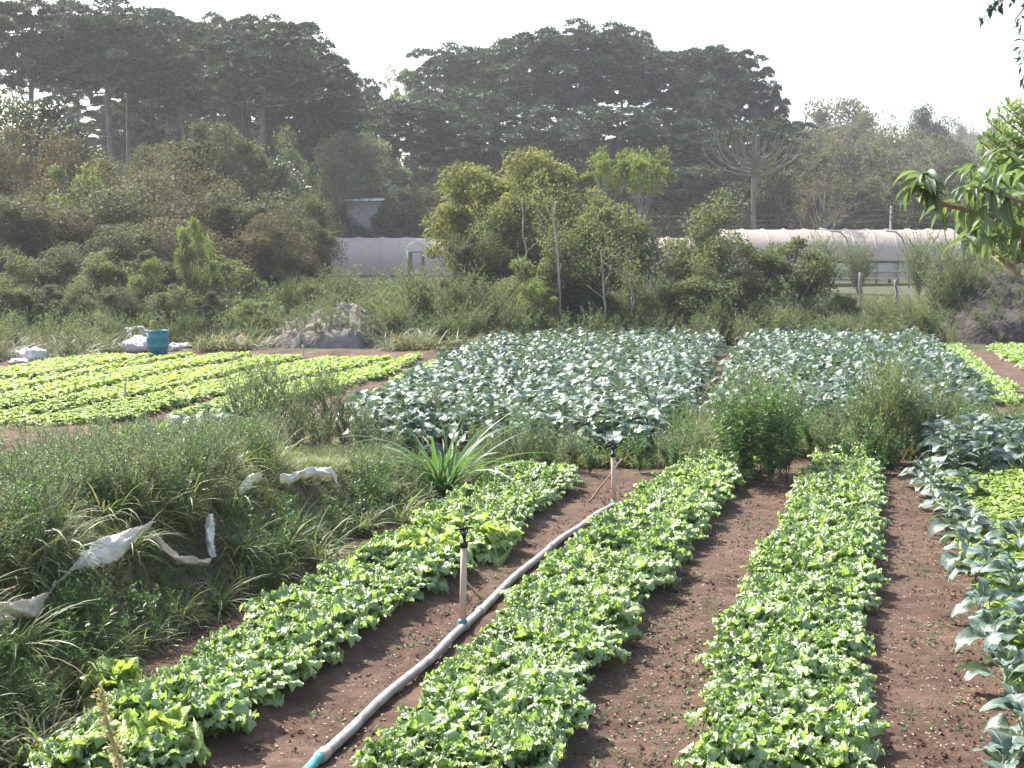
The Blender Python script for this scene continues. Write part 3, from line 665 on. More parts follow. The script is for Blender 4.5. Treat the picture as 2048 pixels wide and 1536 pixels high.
while len(xf) < 1500:
    x, y, t = bankpt()
    if x > -.02 * y and rng.random() < .75: continue
    if (t < .5 and y < 17) or NEARC: continue
    xf.append((int(rng.integers(0, 4)), (x, y, G(x, y) - .01), rng.uniform(0, 6.28), rng.uniform(.7, 1.3) * (.55 if y > 15 else 1)))
tag(link('fine_weeds', scatter(FINE, xf, 'fine_weeds', [M['weed_pale'], M['twig']])), 'grey-green fine-leaved weeds misting over the back of the bank', 'weeds', kind='stuff')
# pink flower specks
fp = MB()
for k in range(5):
    V, Q, uv = leaf(.016, .012, 2, 2, arch=.4, shape='oval'); fp.add(place(V, R(25), k * 1.256), Q)
xf = []
while len(xf) < 60:
    x, y, t = bankpt()
    if x > 0 and rng.random() < .7: continue
    xf.append((0, (x, y, G(x, y) + rng.uniform(.18, .4)), rng.uniform(0, 6.28), rng.uniform(.8, 1.4)))
tag(link('pink_blossoms', scatter([fp.arrays()], xf, 'pink_blossoms', M['petal'])), 'tiny pink blossoms speckling the bank weeds', 'blossoms', kind='stuff')
# big individual tufts
BIG = [tuft(90, .62, .016, spread=.55, rad=.12, seg=6, arch=1.5, dry=.12).mesh('grass_clump', [M['grass'], M['grass_dry']]) for _ in range(4)]
SPEAR = tuft(110, 1.15, .030, spread=.42, rad=.12, seg=7, arch=1.1, dry=.03).mesh('spear_clump', [M['weed'], M['grass_dry']])
def gthing(name, parts, u, v, z, s, label, cat, group=None, rz=None):
    p = gp(u, v, z); return thing(name, parts, (p[0], p[1], G(p[0], p[1]) - .02), rng.uniform(0, 6.28) if rz is None else rz, s, label, cat, group)
gthing('spear_leaf_clump', SPEAR, 885, 955, .2, 1.3, 'clump of tall sword-shaped green leaves fanning out behind the left bed', 'plant')
for k, (u, v, s, lab) in enumerate([(60, 1420, 1.0, 'arching grass clump at the bottom left corner below the bank'), (20, 1330, 1.1, 'long-bladed grass clump below the torn sheet at the left edge'),
        (170, 1300, 1.0, 'long-bladed grass clump on the bank face below the white sheet'), (120, 1230, .9, 'grass clump between the two pieces of torn sheet'), (250, 1180, .9, 'grass clump drooping below the white sheet end'),
        (430, 1150, .9, 'grass clump overhanging the dark foot of the bank below the grey fold'), (340, 1080, 1.0, 'tall grass clump behind the white sheet tip'), (560, 1080, 1.05, 'grass clump trailing toward the left bed, below the white rags'),
        (640, 1060, 1.0, 'grass clump right of the white rags over the soil edge'), (720, 1010, .9, 'grass clump on the bank crest left of the sword-leaved plant'), (560, 970, .9, 'bright grass clump between the two white rags'),
        (800, 990, .9, 'grass clump at the back corner of the left bed'), (480, 1110, .8, 'small grass clump on the shaded bank face')]):
    gthing('grass_clump', BIG[k % 4], u, v, .3, s, lab, 'grass clump', 'large grass clumps on the bank')
# tall weeds: (proto builder)
TW = {}
def reg(key, n, fn, ml, ms): TW[key] = [[('foliage', a.mesh(key + '_foliage', ml)), ('stems', b.mesh(key + '_stems', ms))] for a, b in [fn() for _ in range(n)]]
reg('feathery', 3, lambda: weedproto(1.3, 9, 2500, .05, .011, spread=.28, br=7, r=.005, up=50), M['weedmix'], M['twig'])
reg('leafy', 3, lambda: weedproto(1.3, 9, 1500, .085, .024, spread=.16, br=3, r=.005, up=20), M['weed'], M['twig'])
reg('grey', 3, lambda: weedproto(1.3, 11, 1900, .075, .016, spread=.24, br=5, r=.005, up=35), M['weedmix'], M['twig'])
reg('pale', 3, lambda: weedproto(1.0, 9, 2600, .03, .010, spread=.3, br=6, r=.003, up=50), M['weed_pale'], M['twig'])
reg('reed', 2, lambda: weedproto(1.0, 12, 520, .09, .01, spread=.14, br=1, r=.004, up=55), M['grass'], M['twig'])
def tweed(kind, u, vb, vt, z, label, group=None, wx=1.0, h0=1.3):
    p = gp(u, vb, z); zt = at(u, vt, p[1])[2]; g = G(p[0], p[1]); s = (zt - g) / h0
    return thing('tall_weed', TW[kind][rng.integers(len(TW[kind]))], (p[0], p[1], g - .02), rng.uniform(0, 6.28), (s * wx, s * wx, s), label, 'tall weed', group)
for a in [('feathery', 510, 880, 690, 'tall feathery weed rising in front of the pale lettuce rows, left stem'), ('feathery', 555, 885, 700, 'tall feathery weed with dark stems before the pale rows, beside a twin'),
          ('feathery', 630, 890, 740, 'feathery weed between the pale lettuce and the collards, thin stem'), ('feathery', 690, 895, 715, 'thin feathery weed at the left corner of the collard field'),
          ('feathery', 590, 900, 770, 'shorter feathery weed among the taller pair'), ('feathery', 740, 905, 800, 'low feathery weed left of the sword-leaved clump'),
          ('leafy', 1490, 945, 720, 'dense leafy dark green weed, tall, in the verge behind the middle bed'), ('leafy', 1540, 950, 745, 'leafy weed right of the tallest one behind the middle bed'),
          ('leafy', 1450, 930, 770, 'slimmer leafy weed left of the tall dense one'), ('feathery', 1520, 925, 700, 'wispy weed top poking above the dense leafy weed'),
          ('reed', 1760, 915, 690, 'tall reedy weed in front of the right collard field'), ('feathery', 1800, 905, 680, 'highest wispy weed before the right collard field'),
          ('reed', 1720, 900, 740, 'reedy weed standing left of the highest wispy weed'), ('leafy', 1830, 895, 770, 'leafy weed behind the far collards'),
          ('reed', 1900, 885, 780, 'olive reedy weed behind the far collards on the right'), ('reed', 1970, 875, 790, 'brownish reedy weed near the right edge'), ('reed', 2030, 870, 780, 'reedy weed at the right edge of the verge'),
          ('feathery', 1660, 905, 780, 'feathery weed behind the bare path'), ('leafy', 1620, 900, 800, 'short leafy weed behind the bare path'), ('leafy', 1690, 925, 850, 'squat leafy weed at the head of the third bed'),
          ('pale', 1330, 920, 850, 'small pale weed right of the farther sprinkler'), ('pale', 1390, 930, 840, 'pale bushy weed by the pale stake in the verge'), ('leafy', 1350, 935, 870, 'bright leafy weed at the head of the middle bed'),
          ('feathery', 865, 880, 745, 'single thin dark-stemmed weed before the central collards'), ('pale', 1050, 920, 840, 'pale weed behind the left bed end'), ('pale', 1130, 925, 850, 'pale weed left of the farther sprinkler'),
          ('grey', 1470, 935, 735, 'grey-green bushy weed hugging the tall dense one on its left'), ('grey', 1560, 940, 740, 'grey-green bushy weed hugging the tall dense one on its right'), ('grey', 1505, 920, 710, 'grey-green weed clump behind the tall dense one'), ('grey', 1770, 905, 690, 'tall grey-green weed clump before the right collard field'),
          ('grey', 1815, 900, 715, 'grey-green weed clump right of the tall one before the right collards'), ('grey', 1730, 905, 745, 'grey-green weed clump left of the tall one before the right collards'), ('grey', 1880, 890, 760, 'grey-green weed over the far collards'), ('grey', 1650, 915, 800, 'grey-green weed behind the third bed'),
          ('feathery', 480, 885, 720, 'feathery weed at the left of the tall group before the pale rows'), ('feathery', 540, 890, 685, 'tallest feathery weed of the group before the pale rows'), ('feathery', 600, 885, 740, 'feathery weed right of the tallest of its group'), ('feathery', 660, 890, 700, 'feathery weed over the gap left of the collards'), ('grey', 640, 905, 790, 'grey-green weed at the foot of the feathery group'), ('grey', 530, 905, 780, 'grey-green weed before the feathery group'), ('grey', 720, 905, 790, 'grey-green weed at the left corner of the collards'),
          ('grey', 790, 915, 830, 'grey-green weed behind the sword-leaved clump, left'), ('grey', 1040, 915, 815, 'grey-green weed behind the left bed'), ('grey', 1150, 920, 830, 'grey-green weed behind the bare path end'), ('grey', 1340, 925, 825, 'grey-green weed behind the middle bed'), ('grey', 420, 930, 850, 'grey-green weed by the small collard patch'), ('grey', 980, 930, 850, 'grey-green weed right of the sword-leaved clump'),
          ('leafy', 1280, 925, 860, 'leafy weed directly behind the farther sprinkler'), ('leafy', 1180, 930, 865, 'leafy weed left of the farther sprinkler'), ('feathery', 1090, 915, 800, 'feathery weed in front of the central collards'), ('leafy', 1575, 935, 790, 'leafy weed between the tall dense weed and the third bed'),
          ('leafy', 1740, 925, 820, 'leafy weed behind the right bare path'), ('reed', 1790, 915, 740, 'reedy weed leaning at the right collard field'), ('leafy', 1780, 925, 850, 'squat leafy weed left of the far collards'), ('feathery', 1860, 890, 720, 'feathery weed high above the far collards'), ('leafy', 1940, 880, 800, 'leafy weed over the far collards'), ('leafy', 2010, 880, 810, 'leafy weed at the right edge over the far collards'),
          ('feathery', 1000, 915, 830, 'feathery weed right of the sword-leaved clump'), ('reed', 950, 905, 830, 'reedy weed beside the sword-leaved clump')]:
    tweed(a[0], a[1], a[2], a[3], .15, a[4], 'tall weeds on the verge', h0={'pale': 1.0, 'reed': 1.0}.get(a[0], 1.3), wx=1.0)
k = 0
for u in range(-20, 480, 48):
    for (v0, dv) in ((960, 70), (1040, 75)):
        k += 1
        tweed('pale', u + rng.uniform(-20, 20), v0 + rng.uniform(-15, 15) + 30, v0 - dv + rng.uniform(-20, 20), .3,
              'silvery fine-leaved weed on the %s of the bank, %s' % ('back slope' if v0 < 1000 else 'crest', 'beside the left edge' if u < 120 else ('behind the white sheet' if u < 320 else 'left of the white rags')), 'silvery weeds on the bank', h0=1.0, wx=1.5)
# ------------------------------------------------------------------ torn sheets on the bank
def ribbon(name, pairs, mats, label, cat, group=None, parent=None, seg=14, amp=.028):
    """cloth between an upper and a lower traced line; pairs = (u_top, v_top, u_bot, v_bot, Y)"""
    def surf(u, v, off):
        for Y in np.arange(6.5, 25, .04):
            q = at(u, v, Y)
            if q[2] <= G(q[0], q[1]) + off: return q
        return at(u, v, 12)
    A = np.array([surf(p[0], p[1], .26) for p in pairs]); B = np.array([surf(p[2], p[3], .17) for p in pairs])
    t = np.linspace(0, len(pairs) - 1, seg * (len(pairs) - 1) + 1); k = np.minimum(t.astype(int), len(pairs) - 2); f = (t - k)[:, None]; f = f * f * (3 - 2 * f)
    a = A[k] * (1 - f) + A[k + 1] * f; b = B[k] * (1 - f) + B[k + 1] * f
    m = 9; s = np.linspace(0, 1, m)[None, :, None]
    P = a[:, None] * (1 - s) + b[:, None] * s
    wv = amp * (np.sin(t * 2.1 + 1)[:, None] * np.sin(s[0, :, 0] * 5 + t[:, None] * 1.3) + .6 * np.sin(t * 5.3)[:, None] * np.cos(s[0, :, 0] * 9))
    P[..., 1] -= wv + .05 * np.sin(np.pi * s[0, :, 0])[None]; P[..., 2] += .6 * wv + rng.normal(0, amp * .07, P.shape[:2]); P[:, 0] += rng.normal(0, .003, (len(t), 3)); P[:, -1] += rng.normal(0, .006, (len(t), 3)); P[..., 0] += .3 * wv
    V = P.reshape(-1, 3); i = (np.arange(len(t) - 1)[:, None] * m + np.arange(m - 1)[None]).ravel()
    Q = np.stack([i, i + 1, i + 1 + m, i + m], -1)
    mb = MB(); mb.add(V, Q); o = link(name, mb.mesh(name, mats))
    md = o.modifiers.new('thickness', 'SOLIDIFY'); md.thickness = .0015
    return tag(o, label, cat, group)
ribbon('torn_sheet', [(312, 1044, 300, 1054, 10.6), (285, 1050, 275, 1078, 10.5), (235, 1065, 235, 1120, 10.3), (185, 1085, 185, 1137, 10.1), (162, 1110, 155, 1140, 10.0), (140, 1140, 134, 1152, 9.95), (112, 1165, 106, 1176, 9.7), (98, 1186, 90, 1205, 9.5)],
       M['cloth'], 'white plastic sheet draped over the bank grass, rising to a point', 'plastic sheet')
ribbon('torn_sheet', [(98, 1187, 88, 1215, 9.45), (60, 1196, 75, 1236, 9.3), (20, 1202, 30, 1234, 9.2), (-30, 1205, -25, 1252, 9.1)], M['cloth_dirty'], 'yellowed torn sheet at the left edge of the bank', 'plastic sheet')
ribbon('torn_sheet', [(30, 1238, 20, 1245, 9.15), (0, 1232, 5, 1252, 9.1), (-30, 1230, -30, 1256, 9.0)], M['cloth_dirty'], 'loose flap under the yellowed sheet at the left edge', 'plastic sheet')
ribbon('torn_sheet', [(305, 1060, 300, 1075, 10.7), (330, 1085, 322, 1102, 10.8), (360, 1110, 352, 1128, 10.8), (395, 1114, 392, 1132, 10.9), (425, 1116, 420, 1130, 11.0)], M['cloth_dirty'], 'grey-beige fold of sheet sagging through the grass right of the white one', 'plastic sheet')
ribbon('torn_sheet', [(424, 1028, 412, 1034, 11.4), (430, 1050, 410, 1056, 11.3), (428, 1085, 411, 1082, 11.2), (432, 1112, 416, 1108, 11.1)], M['cloth'], 'narrow upright white strip caught in the grass', 'plastic sheet')
ribbon('white_rag', [(478, 985, 484, 988, 14.4), (484, 965, 495, 982, 14.4), (500, 947, 506, 966, 14.5), (524, 948, 522, 958, 14.5)], M['cloth'], 'curled white rag hanging over grass, left of its pair', 'rag')
ribbon('white_rag', [(560, 950, 562, 964, 15.2), (580, 948, 582, 968, 15.2), (600, 940, 602, 954, 15.3), (630, 932, 632, 952, 15.4), (662, 935, 664, 956, 15.4), (674, 950, 682, 985, 15.3)], M['cloth'], 'crumpled white rag spread over the bank crest, right of its pair', 'rag')
# ------------------------------------------------------------------ irrigation pipe and sprinklers
PP = np.array([gp(u, v, .06) for u, v in ((560, 1600), (622, 1524), (638, 1511), (756, 1400), (868, 1305), (930, 1245), (1029, 1150), (1105, 1087), (1150, 1055), (1203, 1020), (1232, 1003))])
PP[:, 2] = [G(p[0], p[1]) + .04 for p in PP]
t = np.linspace(0, len(PP) - 1, 90); PS = np.stack([np.interp(t, np.arange(len(PP)), PP[:, k]) for k in range(3)], -1)
for _ in range(2): PS[1:-1] = (PS[:-2] + 2 * PS[1:-1] + PS[2:]) / 4
PS[:, 2] += .006 * np.sin(np.arange(90) * .5)
pr = .032
pe = tag(link('irrigation_pipe', None), 'long grey plastic irrigation pipe lying between the two left beds', 'pipe')
kt = int(90 * 2.05 / 10)
mb = MB(); tube(mb, PS[kt:], pr, 14); link('pipe_run', mb.mesh('pipe_run', M['pipe']), pe)
mb = MB(); tube(mb, PS[:kt + 1], pr * .98, 14); tag(link('pipe_end', mb.mesh('pipe_end', M['pipe_teal']), pe), 'teal pipe end')
for q in (kt, int(89 * .5), int(89 * .53), int(89 * .7)):
    p = PS[q]; d = PS[min(89, q + 1)] - PS[q - 1]; d /= np.linalg.norm(d); mb = MB()
    tube(mb, [p - d * .05, p - d * .045, p - d * .02, p + d * .02, p + d * .045, p + d * .05], [pr, pr * 1.22, pr * 1.22, pr * 1.22, pr * 1.22, pr], 14)
    link('coupling', mb.mesh('coupling', M['coupling'] if q == kt else M['pipe']), pe)
def sprinkler(u, vb, vt, label, d0=None):
    p = gp(u, vb, .08); g = G(p[0], p[1]); top = at(u + (3 if vt > 1000 else -2), vt, p[1] )
    e = tag(link('sprinkler_riser', None, None, (p[0], p[1], g)), label, 'sprinkler', 'irrigation sprinklers')
    H = top[2] - g; lean = top[0] - p[0]
    mb = MB(); tube(mb, [(0, 0, .02), (lean * .5, 0, H * .5), (lean, 0, H)], [.026, .025, .024], 12); link('riser_post', mb.mesh('riser_post', M['riser']), e)
    mb = MB(); tube(mb, [(0, 0, .01), (0, 0, .03), (0, 0, .09), (0, 0, .10)], [.028, .036, .036, .028], 12); link('elbow_fitting', mb.mesh('elbow_fitting', M['pipe_teal']), e)
    mb = MB(); tube(mb, [(lean, 0, H - .01), (lean, 0, H + .03), (lean, 0, H + .032), (lean, 0, H + .08)], [.031, .031, .016, .014], 10); link('nozzle_base', mb.mesh('nozzle_base', M['black']), e)
    mb = MB(); z = H + .08
    tube(mb, [(lean, 0, z), (lean, 0, z + .025)], [.022, .018], 10)
    tube(mb, [(lean - .022, 0, z + .02), (lean - .03, 0, z + .05), (lean - .012, 0, z + .085), (lean, 0, z + .09), (lean + .012, 0, z + .085), (lean + .03, 0, z + .05), (lean + .022, 0, z + .02)], .006, 6)
    tube(mb, [(lean - .06, .0, z + .045), (lean - .02, 0, z + .05), (lean + .05, .01, z + .06), (lean + .075, .01, z + .052)], [.008, .009, .007, .004], 6)
    tube(mb, [(lean, 0, z + .02), (lean, 0, z + .10)], .005, 6)
    link('sprinkler_head', mb.mesh('sprinkler_head', M['black']), e)
    return p
sprinkler(925, 1243, 1092, 'nearer irrigation sprinkler, pale post with black head on the pipe')
sprinkler(1228, 1003, 912, 'farther irrigation sprinkler, pale post at the far end of the pipe')
def stick(name, pts, r, m, label, cat='stick', group=None, n=7):
    mb = MB(); P = np.array(pts, float); k = np.linspace(0, 1, 9); Q = P[0][None] * (1 - k[:, None]) + P[-1][None] * k[:, None] if len(P) == 2 else P
    Q = Q + np.concatenate([[[0, 0, 0]], rng.normal(0, r * .25, (len(Q) - 2, 3)), [[0, 0, 0]]])
    tube(mb, Q, np.linspace(r, r * .8, len(Q)), n); return tag(link(name, mb.mesh(name, M[m])), label, cat, group)
p = gp(1178, 1006, 0); stick('leaning_stick', [p, at(1244, 918, p[1] - .05)], .013, 'stick', 'thin stick leaning across the farther sprinkler post')
p = gp(962, 1200, 0); stick('leaning_stick', [p, at(922, 1148, p[1] + .0)], .012, 'stick', 'short brown stick propped against the nearer sprinkler post')
# stakes in the fields
for u, vb, vt, r, m, lab in [(1403, 880, 812, .028, 'palewood', 'pale wooden stake at the front of the central collard field'), (250, 798, 765, .03, 'palewood', 'small pale stake in the pale lettuce rows'),
        (607, 715, 690, .035, 'palewood', 'pale stake standing before the ash heap'), (1514, 680, 662, .05, 'palewood', 'short yellow stake between the two collard fields'), (1702, 676, 634, .06, 'stick', 'dark slanted post behind the right collard field')]:
    p = gp(u, vb, .05); t_ = at(u - 8 if m == 'stick' else u - 1, vt, p[1]); stick('stake', [(p[0], p[1], G(p[0], p[1]) - .05), t_], r, m, lab, 'stake')
p = gp(1412, 880, .1); stick('leaning_stick', [p, at(1425, 858, p[1])], .015, 'stick', 'thin twig crossing beside the pale stake in the verge')
# thin teal pipe behind the bank
P = [gp(u, v, .12) for u, v in ((40, 864), (150, 864), (300, 863), (420, 864), (480, 872))]
mb = MB(); tube(mb, P, .025, 8); tag(link('field_pipe', mb.mesh('field_pipe', M['pipe'])), 'thin pale pipe lying across the front of the left lettuce rows', 'pipe')
# foreground seed stalk
def stalk():
    st, fo = MB(), MB(); b = at(250, 1700, 2.3); tp = at(215, 1365, 2.3)
    t = np.linspace(0, 1, 14)[:, None]; P = b * (1 - t) + tp * t + np.array([.012, 0, 0]) * np.sin(t * 5)
    tube(st, P, np.linspace(.0045, .002, 14), 6)
    base = []
    for k in range(330):
        q = rng.uniform(.35, 1); i = min(12, int(q * 13)); base.append(P[i] + rng.normal(0, .005, 3))
    leafquads(fo, np.array(base) - P[0], .014, .007, 30)
    e = tag(link('seed_stalk', None, None, P[0]), 'dry brownish seed stalk standing close to the lens at the bottom left', 'seed stalk')
    A = st.arrays(); m2 = MB(); m2.add(A['V'] - P[0], A['Q'], A['T']); link('stem', m2.mesh('stalk_stem', M['stalk']), e); link('seed_head', fo.mesh('seed_head', M['stalk']), e)
stalk()
# ------------------------------------------------------------------ drum, sacks, heaps
def drum():
    p = gp(316, 708, .1); g = G(p[0], p[1]); e = tag(link('plastic_drum', None, None, (p[0], p[1], g)), 'teal blue open-topped plastic drum beside the white sacks', 'drum')
    H = at(316, 660, p[1])[2] - g; r = .31; mb = MB()
    prof = [(0, .0), (r * .84, 0), (r * .87, .03), (r * .94, H * .3), (r, H * .33), (r * .975, H * .36), (r * 1.0, H * .64), (r * 1.03, H * .67), (r * 1.0, H * .7), (r * 1.03, H * .96), (r * .97, H * .96), (r * .93, H * .4), (r * .9, .04), (0, .04)]
    n = 28; a = np.arange(n) * 2 * np.pi / n
    V = np.concatenate([np.stack([q * np.cos(a), q * np.sin(a), np.full(n, z)], -1) for q, z in prof]); i = np.arange(n); j = (i + 1) % n
    mb.add(V, np.concatenate([np.stack([b * n + i, b * n + j, (b + 1) * n + j, (b + 1) * n + i], -1) for b in range(len(prof) - 1)])); link('drum_shell', mb.mesh('drum_shell', M['drum']), e)
    mb = MB(); a2 = np.linspace(0, 2 * np.pi, 29); tube(mb, np.stack([r * 1.03 * np.cos(a2), r * 1.03 * np.sin(a2), np.full(29, H * .97)], -1), .016, 6, cap=False); link('rim', mb.mesh('rim', M['drum']), e)
    return p
dp = drum()
p1 = at(296, 700, dp[1] + .15); p2 = at(302, 642, dp[1] - .05); p1[2] = G(p1[0], p1[1])
stick('tool_handle', [p1, p2], .025, 'orangewood', 'orange wooden handle leaning on the teal drum', 'tool handle')
def blob(name, loc, size, m, label, cat, group=None, seed=0, rough=.18, n=22, power=.8):
    th = np.linspace(0, np.pi, n); ph = np.linspace(0, 2 * np.pi, 2 * n, endpoint=False); T, Ph = np.meshgrid(th, ph, indexing='ij')
    X = np.sin(T) * np.cos(Ph); Y = np.sin(T) * np.sin(Ph); Z = np.cos(T)
    nz = vnoise(X * 2.3 + 9 + seed, Y * 2.3 + Z * 1.9 + 5, seed) - .5 + .6 * (vnoise(X * 5 + 3, Y * 5 + Z * 4, seed + 1) - .5) + .3 * (vnoise(X * 12, Y * 12 + Z * 11, seed + 2) - .5)
    q = 1 + rough * 2 * nz; Z = np.sign(Z) * np.abs(Z) ** power
    V = np.stack([X * q * size[0], Y * q * size[1], (Z * .5 + .5) * q * size[2]], -1).reshape(-1, 3); w_ = 2 * n
    i = np.arange(n - 1)[:, None] * w_; j = np.arange(w_)[None]; j2 = (j + 1) % w_
    Q = np.stack([(i + j), (i + w_ + j), (i + w_ + j2), (i + j2)], -1).reshape(-1, 4)
    mb = MB(); mb.add(V, Q); return tag(link(name, mb.mesh(name, m), None, loc), label, cat, group)
for k, (u, v, sx, sz, lab) in enumerate([(262, 703, .36, .34, 'white woven sack at the lower left of the pile beside the drum'), (278, 700, .42, .42, 'white woven sack lying against the teal drum'),
        (268, 688, .34, .34, 'white sack on top of the pile left of the drum'), (286, 680, .24, .28, 'small crumpled sack topmost of the pile left of the drum'), (342, 702, .26, .28, 'white sack peeking out right of the drum'), (366, 694, .22, .18, 'small grey sack on the ground right of the drum'),
        (55, 722, .42, .40, 'lone white sack at the left edge of the field'), (28, 726, .25, .16, 'flattened sack end beside the lone white sack')]):
    p = gp(u, v, .05); p[1] += .35
    z = G(p[0], p[1]) + (.25 if k == 2 else (.40 if k == 3 else -.03))
    blob('woven_sack', (p[0], p[1], z), (sx, .3, sz), M['sack'], lab, 'sack', 'white sacks', seed=k * 3, rough=.22)
HEAPV = []
def heap(u0, u1, vt, Y, D, m, label, seed, name='ash_heap', peak=.6, u_peak=None):
    x0, x1 = at(u0, 600, Y)[0], at(u1, 600, Y)[0]; n = 90; xs = np.linspace(0, 1, n); ys = np.linspace(-1, 1, 50); X, Yg = np.meshgrid(xs, ys)
    H = at(0, vt, Y)[2] - G(x0, Y)
    pr_ = np.where(X < peak, sstep(-.15, peak, X) , 1 - sstep(peak, 1.1, X) * .9) 
    rr = np.sqrt(((X - .5) / .5) ** 2 + Yg ** 2) + .25 * (vnoise(X * 5, Yg * 3, seed + 5) - .5)
    Z = H * (.35 + .65 * pr_) * np.clip(1.15 - rr, 0, 1) ** .75 * .98 + (vnoise(X * 5, Yg * 3, seed) - .5) * .35 * (rr < 1) + (vnoise(X * 18, Yg * 10, seed + 1) - .5) * .16 + (vnoise(X * 40, Yg * 22, seed + 2) - .5) * .14 + rng.normal(0, .025, X.shape)
    r0 = np.sqrt(((X - .5) / .5) ** 2 + Yg ** 2); Z = Z * (1 - sstep(.8, 1.0, r0)) - .45 * sstep(.86, 1.0, r0)
    XX = x0 + (x1 - x0) * X; YY = Y + D * Yg
    V = np.stack([XX, YY, Z + gz(XX, YY) - .1], -1).reshape(-1, 3); nx = n
    i = (np.arange(49)[:, None] * nx + np.arange(nx - 1)[None]).ravel(); mb = MB(); mb.add(V, np.stack([i, i + 1, i + 1 + nx, i + nx], -1))
    HEAPV.append(V[(rr < .95).ravel() & (Z > .1).ravel()]); return tag(link(name, mb.mesh(name, m)), label, 'heap')
heap(515, 825, 600, 45.5, 3.2, M['moundmat'], 'pale grey heap of ash and soil behind the lettuce rows', 11, 'soil_heap', .62)
heap(1830, 2160, 532, 48.0, 3.8, M['moundred'], 'dark soil heap at the right edge behind the beds', 31, 'soil_heap', .62)
# ------------------------------------------------------------------ trees
def crown_tree(h, cw, leafm, barkm, nl=14000, ll=.16, lw=.08, clumps=38, cb=.28, trunk_r=.12, cr=.22, lean=0, seedy=0, bare=.0, vis=6, flat=1.0, up=15):
    """tapered trunk and limbs, a lumpy crown of many small leaves; height h, crown width cw, crown from cb*h up"""
    tr, fo = MB(), MB()
    T = np.linspace(0, 1, 9); X = np.cumsum(rng.normal(0, .02 * h, 9)); Yy = np.cumsum(rng.normal(0, .02 * h, 9)); X -= X[0]; Yy -= Yy[0]
    P = np.stack([X + lean * T ** 1.5, Yy, T * h * .8], -1); P[0, 2] = -.3
    tube(tr, P, trunk_r * (1 - .8 * T), 7, cap=False)
    cs = []
    cz = h * (cb + (1 - cb) * .5); hz = h * (1 - cb) * .5
    for k in range(clumps):
        while True:
            q = rng.uniform(-1, 1, 3)
            if np.linalg.norm(q) <= 1: break
        q = q / (np.linalg.norm(q) + 1e-6) * rng.uniform(.35, 1.0) ** .6
        wz = 1 - .35 * max(0, -q[2]) - .15 * max(0, q[2])
        q = q * (rng.uniform(1.0, 1.28) if rng.random() < .22 else 1)
        c = np.array([q[0] * cw / 2 * .82 * wz, q[1] * cw / 2 * .82 * wz, cz + q[2] * hz * .86 * flat]) + np.array([lean, 0, 0]) * max(.05, (cz + q[2] * hz) / h) ** 1.5; c[2] = max(c[2], .25)
        cs.append(c)
        if k < clumps * .6:
            f = np.clip((c[2] / h - .18) / .8, .1, .95) * .85; b = P[int(f * 8)]; m_ = (b + c) / 2 + np.array([0, 0, -.06 * h]); tt = np.linspace(0, 1, 5)[:, None]
            Pb = b * (1 - tt) ** 2 + 2 * m_ * tt * (1 - tt) + c * tt ** 2
            tube(tr, Pb, np.linspace(trunk_r * .42, trunk_r * .1, 5), 5, cap=False)
            for _ in range(4):
                e = c + rng.normal(0, cr * cw * .5, 3); tube(tr, [Pb[3], (Pb[3] + e) / 2 + rng.normal(0, .04 * cw, 3), e], [trunk_r * .14, trunk_r * .09, trunk_r * .04], 3, cap=False)
    cs = np.array(cs); n = int(nl * (1 - bare)); ci = rng.integers(0, len(cs), n)
    rad = cr * cw * rng.uniform(.45, 1.35, len(cs))[ci][:, None]
    d = rng.normal(0, 1, (n, 3)); d /= np.linalg.norm(d, axis=1)[:, None]; q = rng.uniform(.15, 1, (n, 1)) ** .55
    base = cs[ci] + d * q * rad * np.array([1, 1, .72]) * .95
    leafquads(fo, base, ll * 1.35, lw * 1.5, up, 40)
    return [('crown', fo.mesh('crown', leafm)), ('trunk', tr.mesh('trunk', barkm))]
def measured(parts):
    me = dict(parts)['crown']; V = np.empty(len(me.vertices) * 3, np.float32); me.vertices.foreach_get('co', V); V = V.reshape(-1, 3)
    return parts, float(np.percentile(V[:, 2], 99.6)), float(np.percentile(V[:, 0], 98.5) - np.percentile(V[:, 0], 1.5))
PR = {}
def proto(key, n, **k): PR[key] = [measured(crown_tree(**k)) for _ in range(n)]
proto('olive', 4, h=8, cw=6.5, leafm=M['olive'], barkm=M['bark'], nl=26000, ll=.13, lw=.06, clumps=60, cb=.08, cr=.16)
proto('brown', 3, h=8, cw=6.5, leafm=M['brown'], barkm=M['bark'], nl=20000, ll=.12, lw=.05, clumps=55, cb=.08, cr=.16)
proto('green', 3, h=5, cw=4.2, leafm=M['green'], barkm=M['bark'], nl=14000, ll=.11, lw=.055, clumps=42, cb=.08, cr=.18)
proto('bright', 3, h=5, cw=4.0, leafm=M['bright'], barkm=M['bark'], nl=11000, ll=.12, lw=.06, clumps=36, cb=.12, cr=.17)
proto('yellow', 3, h=8, cw=5.0, leafm=M['yellow'], barkm=M['bark'], nl=20000, ll=.12, lw=.06, clumps=60, cb=.15, cr=.14)
proto('dark', 3, h=8, cw=6.5, leafm=M['dark'], barkm=M['bark_dark'], nl=20000, ll=.15, lw=.08, clumps=50, cb=.1, cr=.17)
proto('grey', 3, h=9, cw=7.5, leafm=M['grey'], barkm=M['bark'], nl=20000, ll=.16, lw=.07, clumps=46, cb=.3, cr=.15, trunk_r=.14)
proto('hill', 4, h=9, cw=9, leafm=M['hill'], barkm=M['bark'], nl=20000, ll=.24, lw=.12, clumps=60, cb=.05, cr=.15)
proto('bare', 2, h=9, cw=7, leafm=M['brown'], barkm=M['paletrunk'], nl=2600, ll=.14, lw=.06, clumps=44, cb=.25, cr=.15, trunk_r=.10)
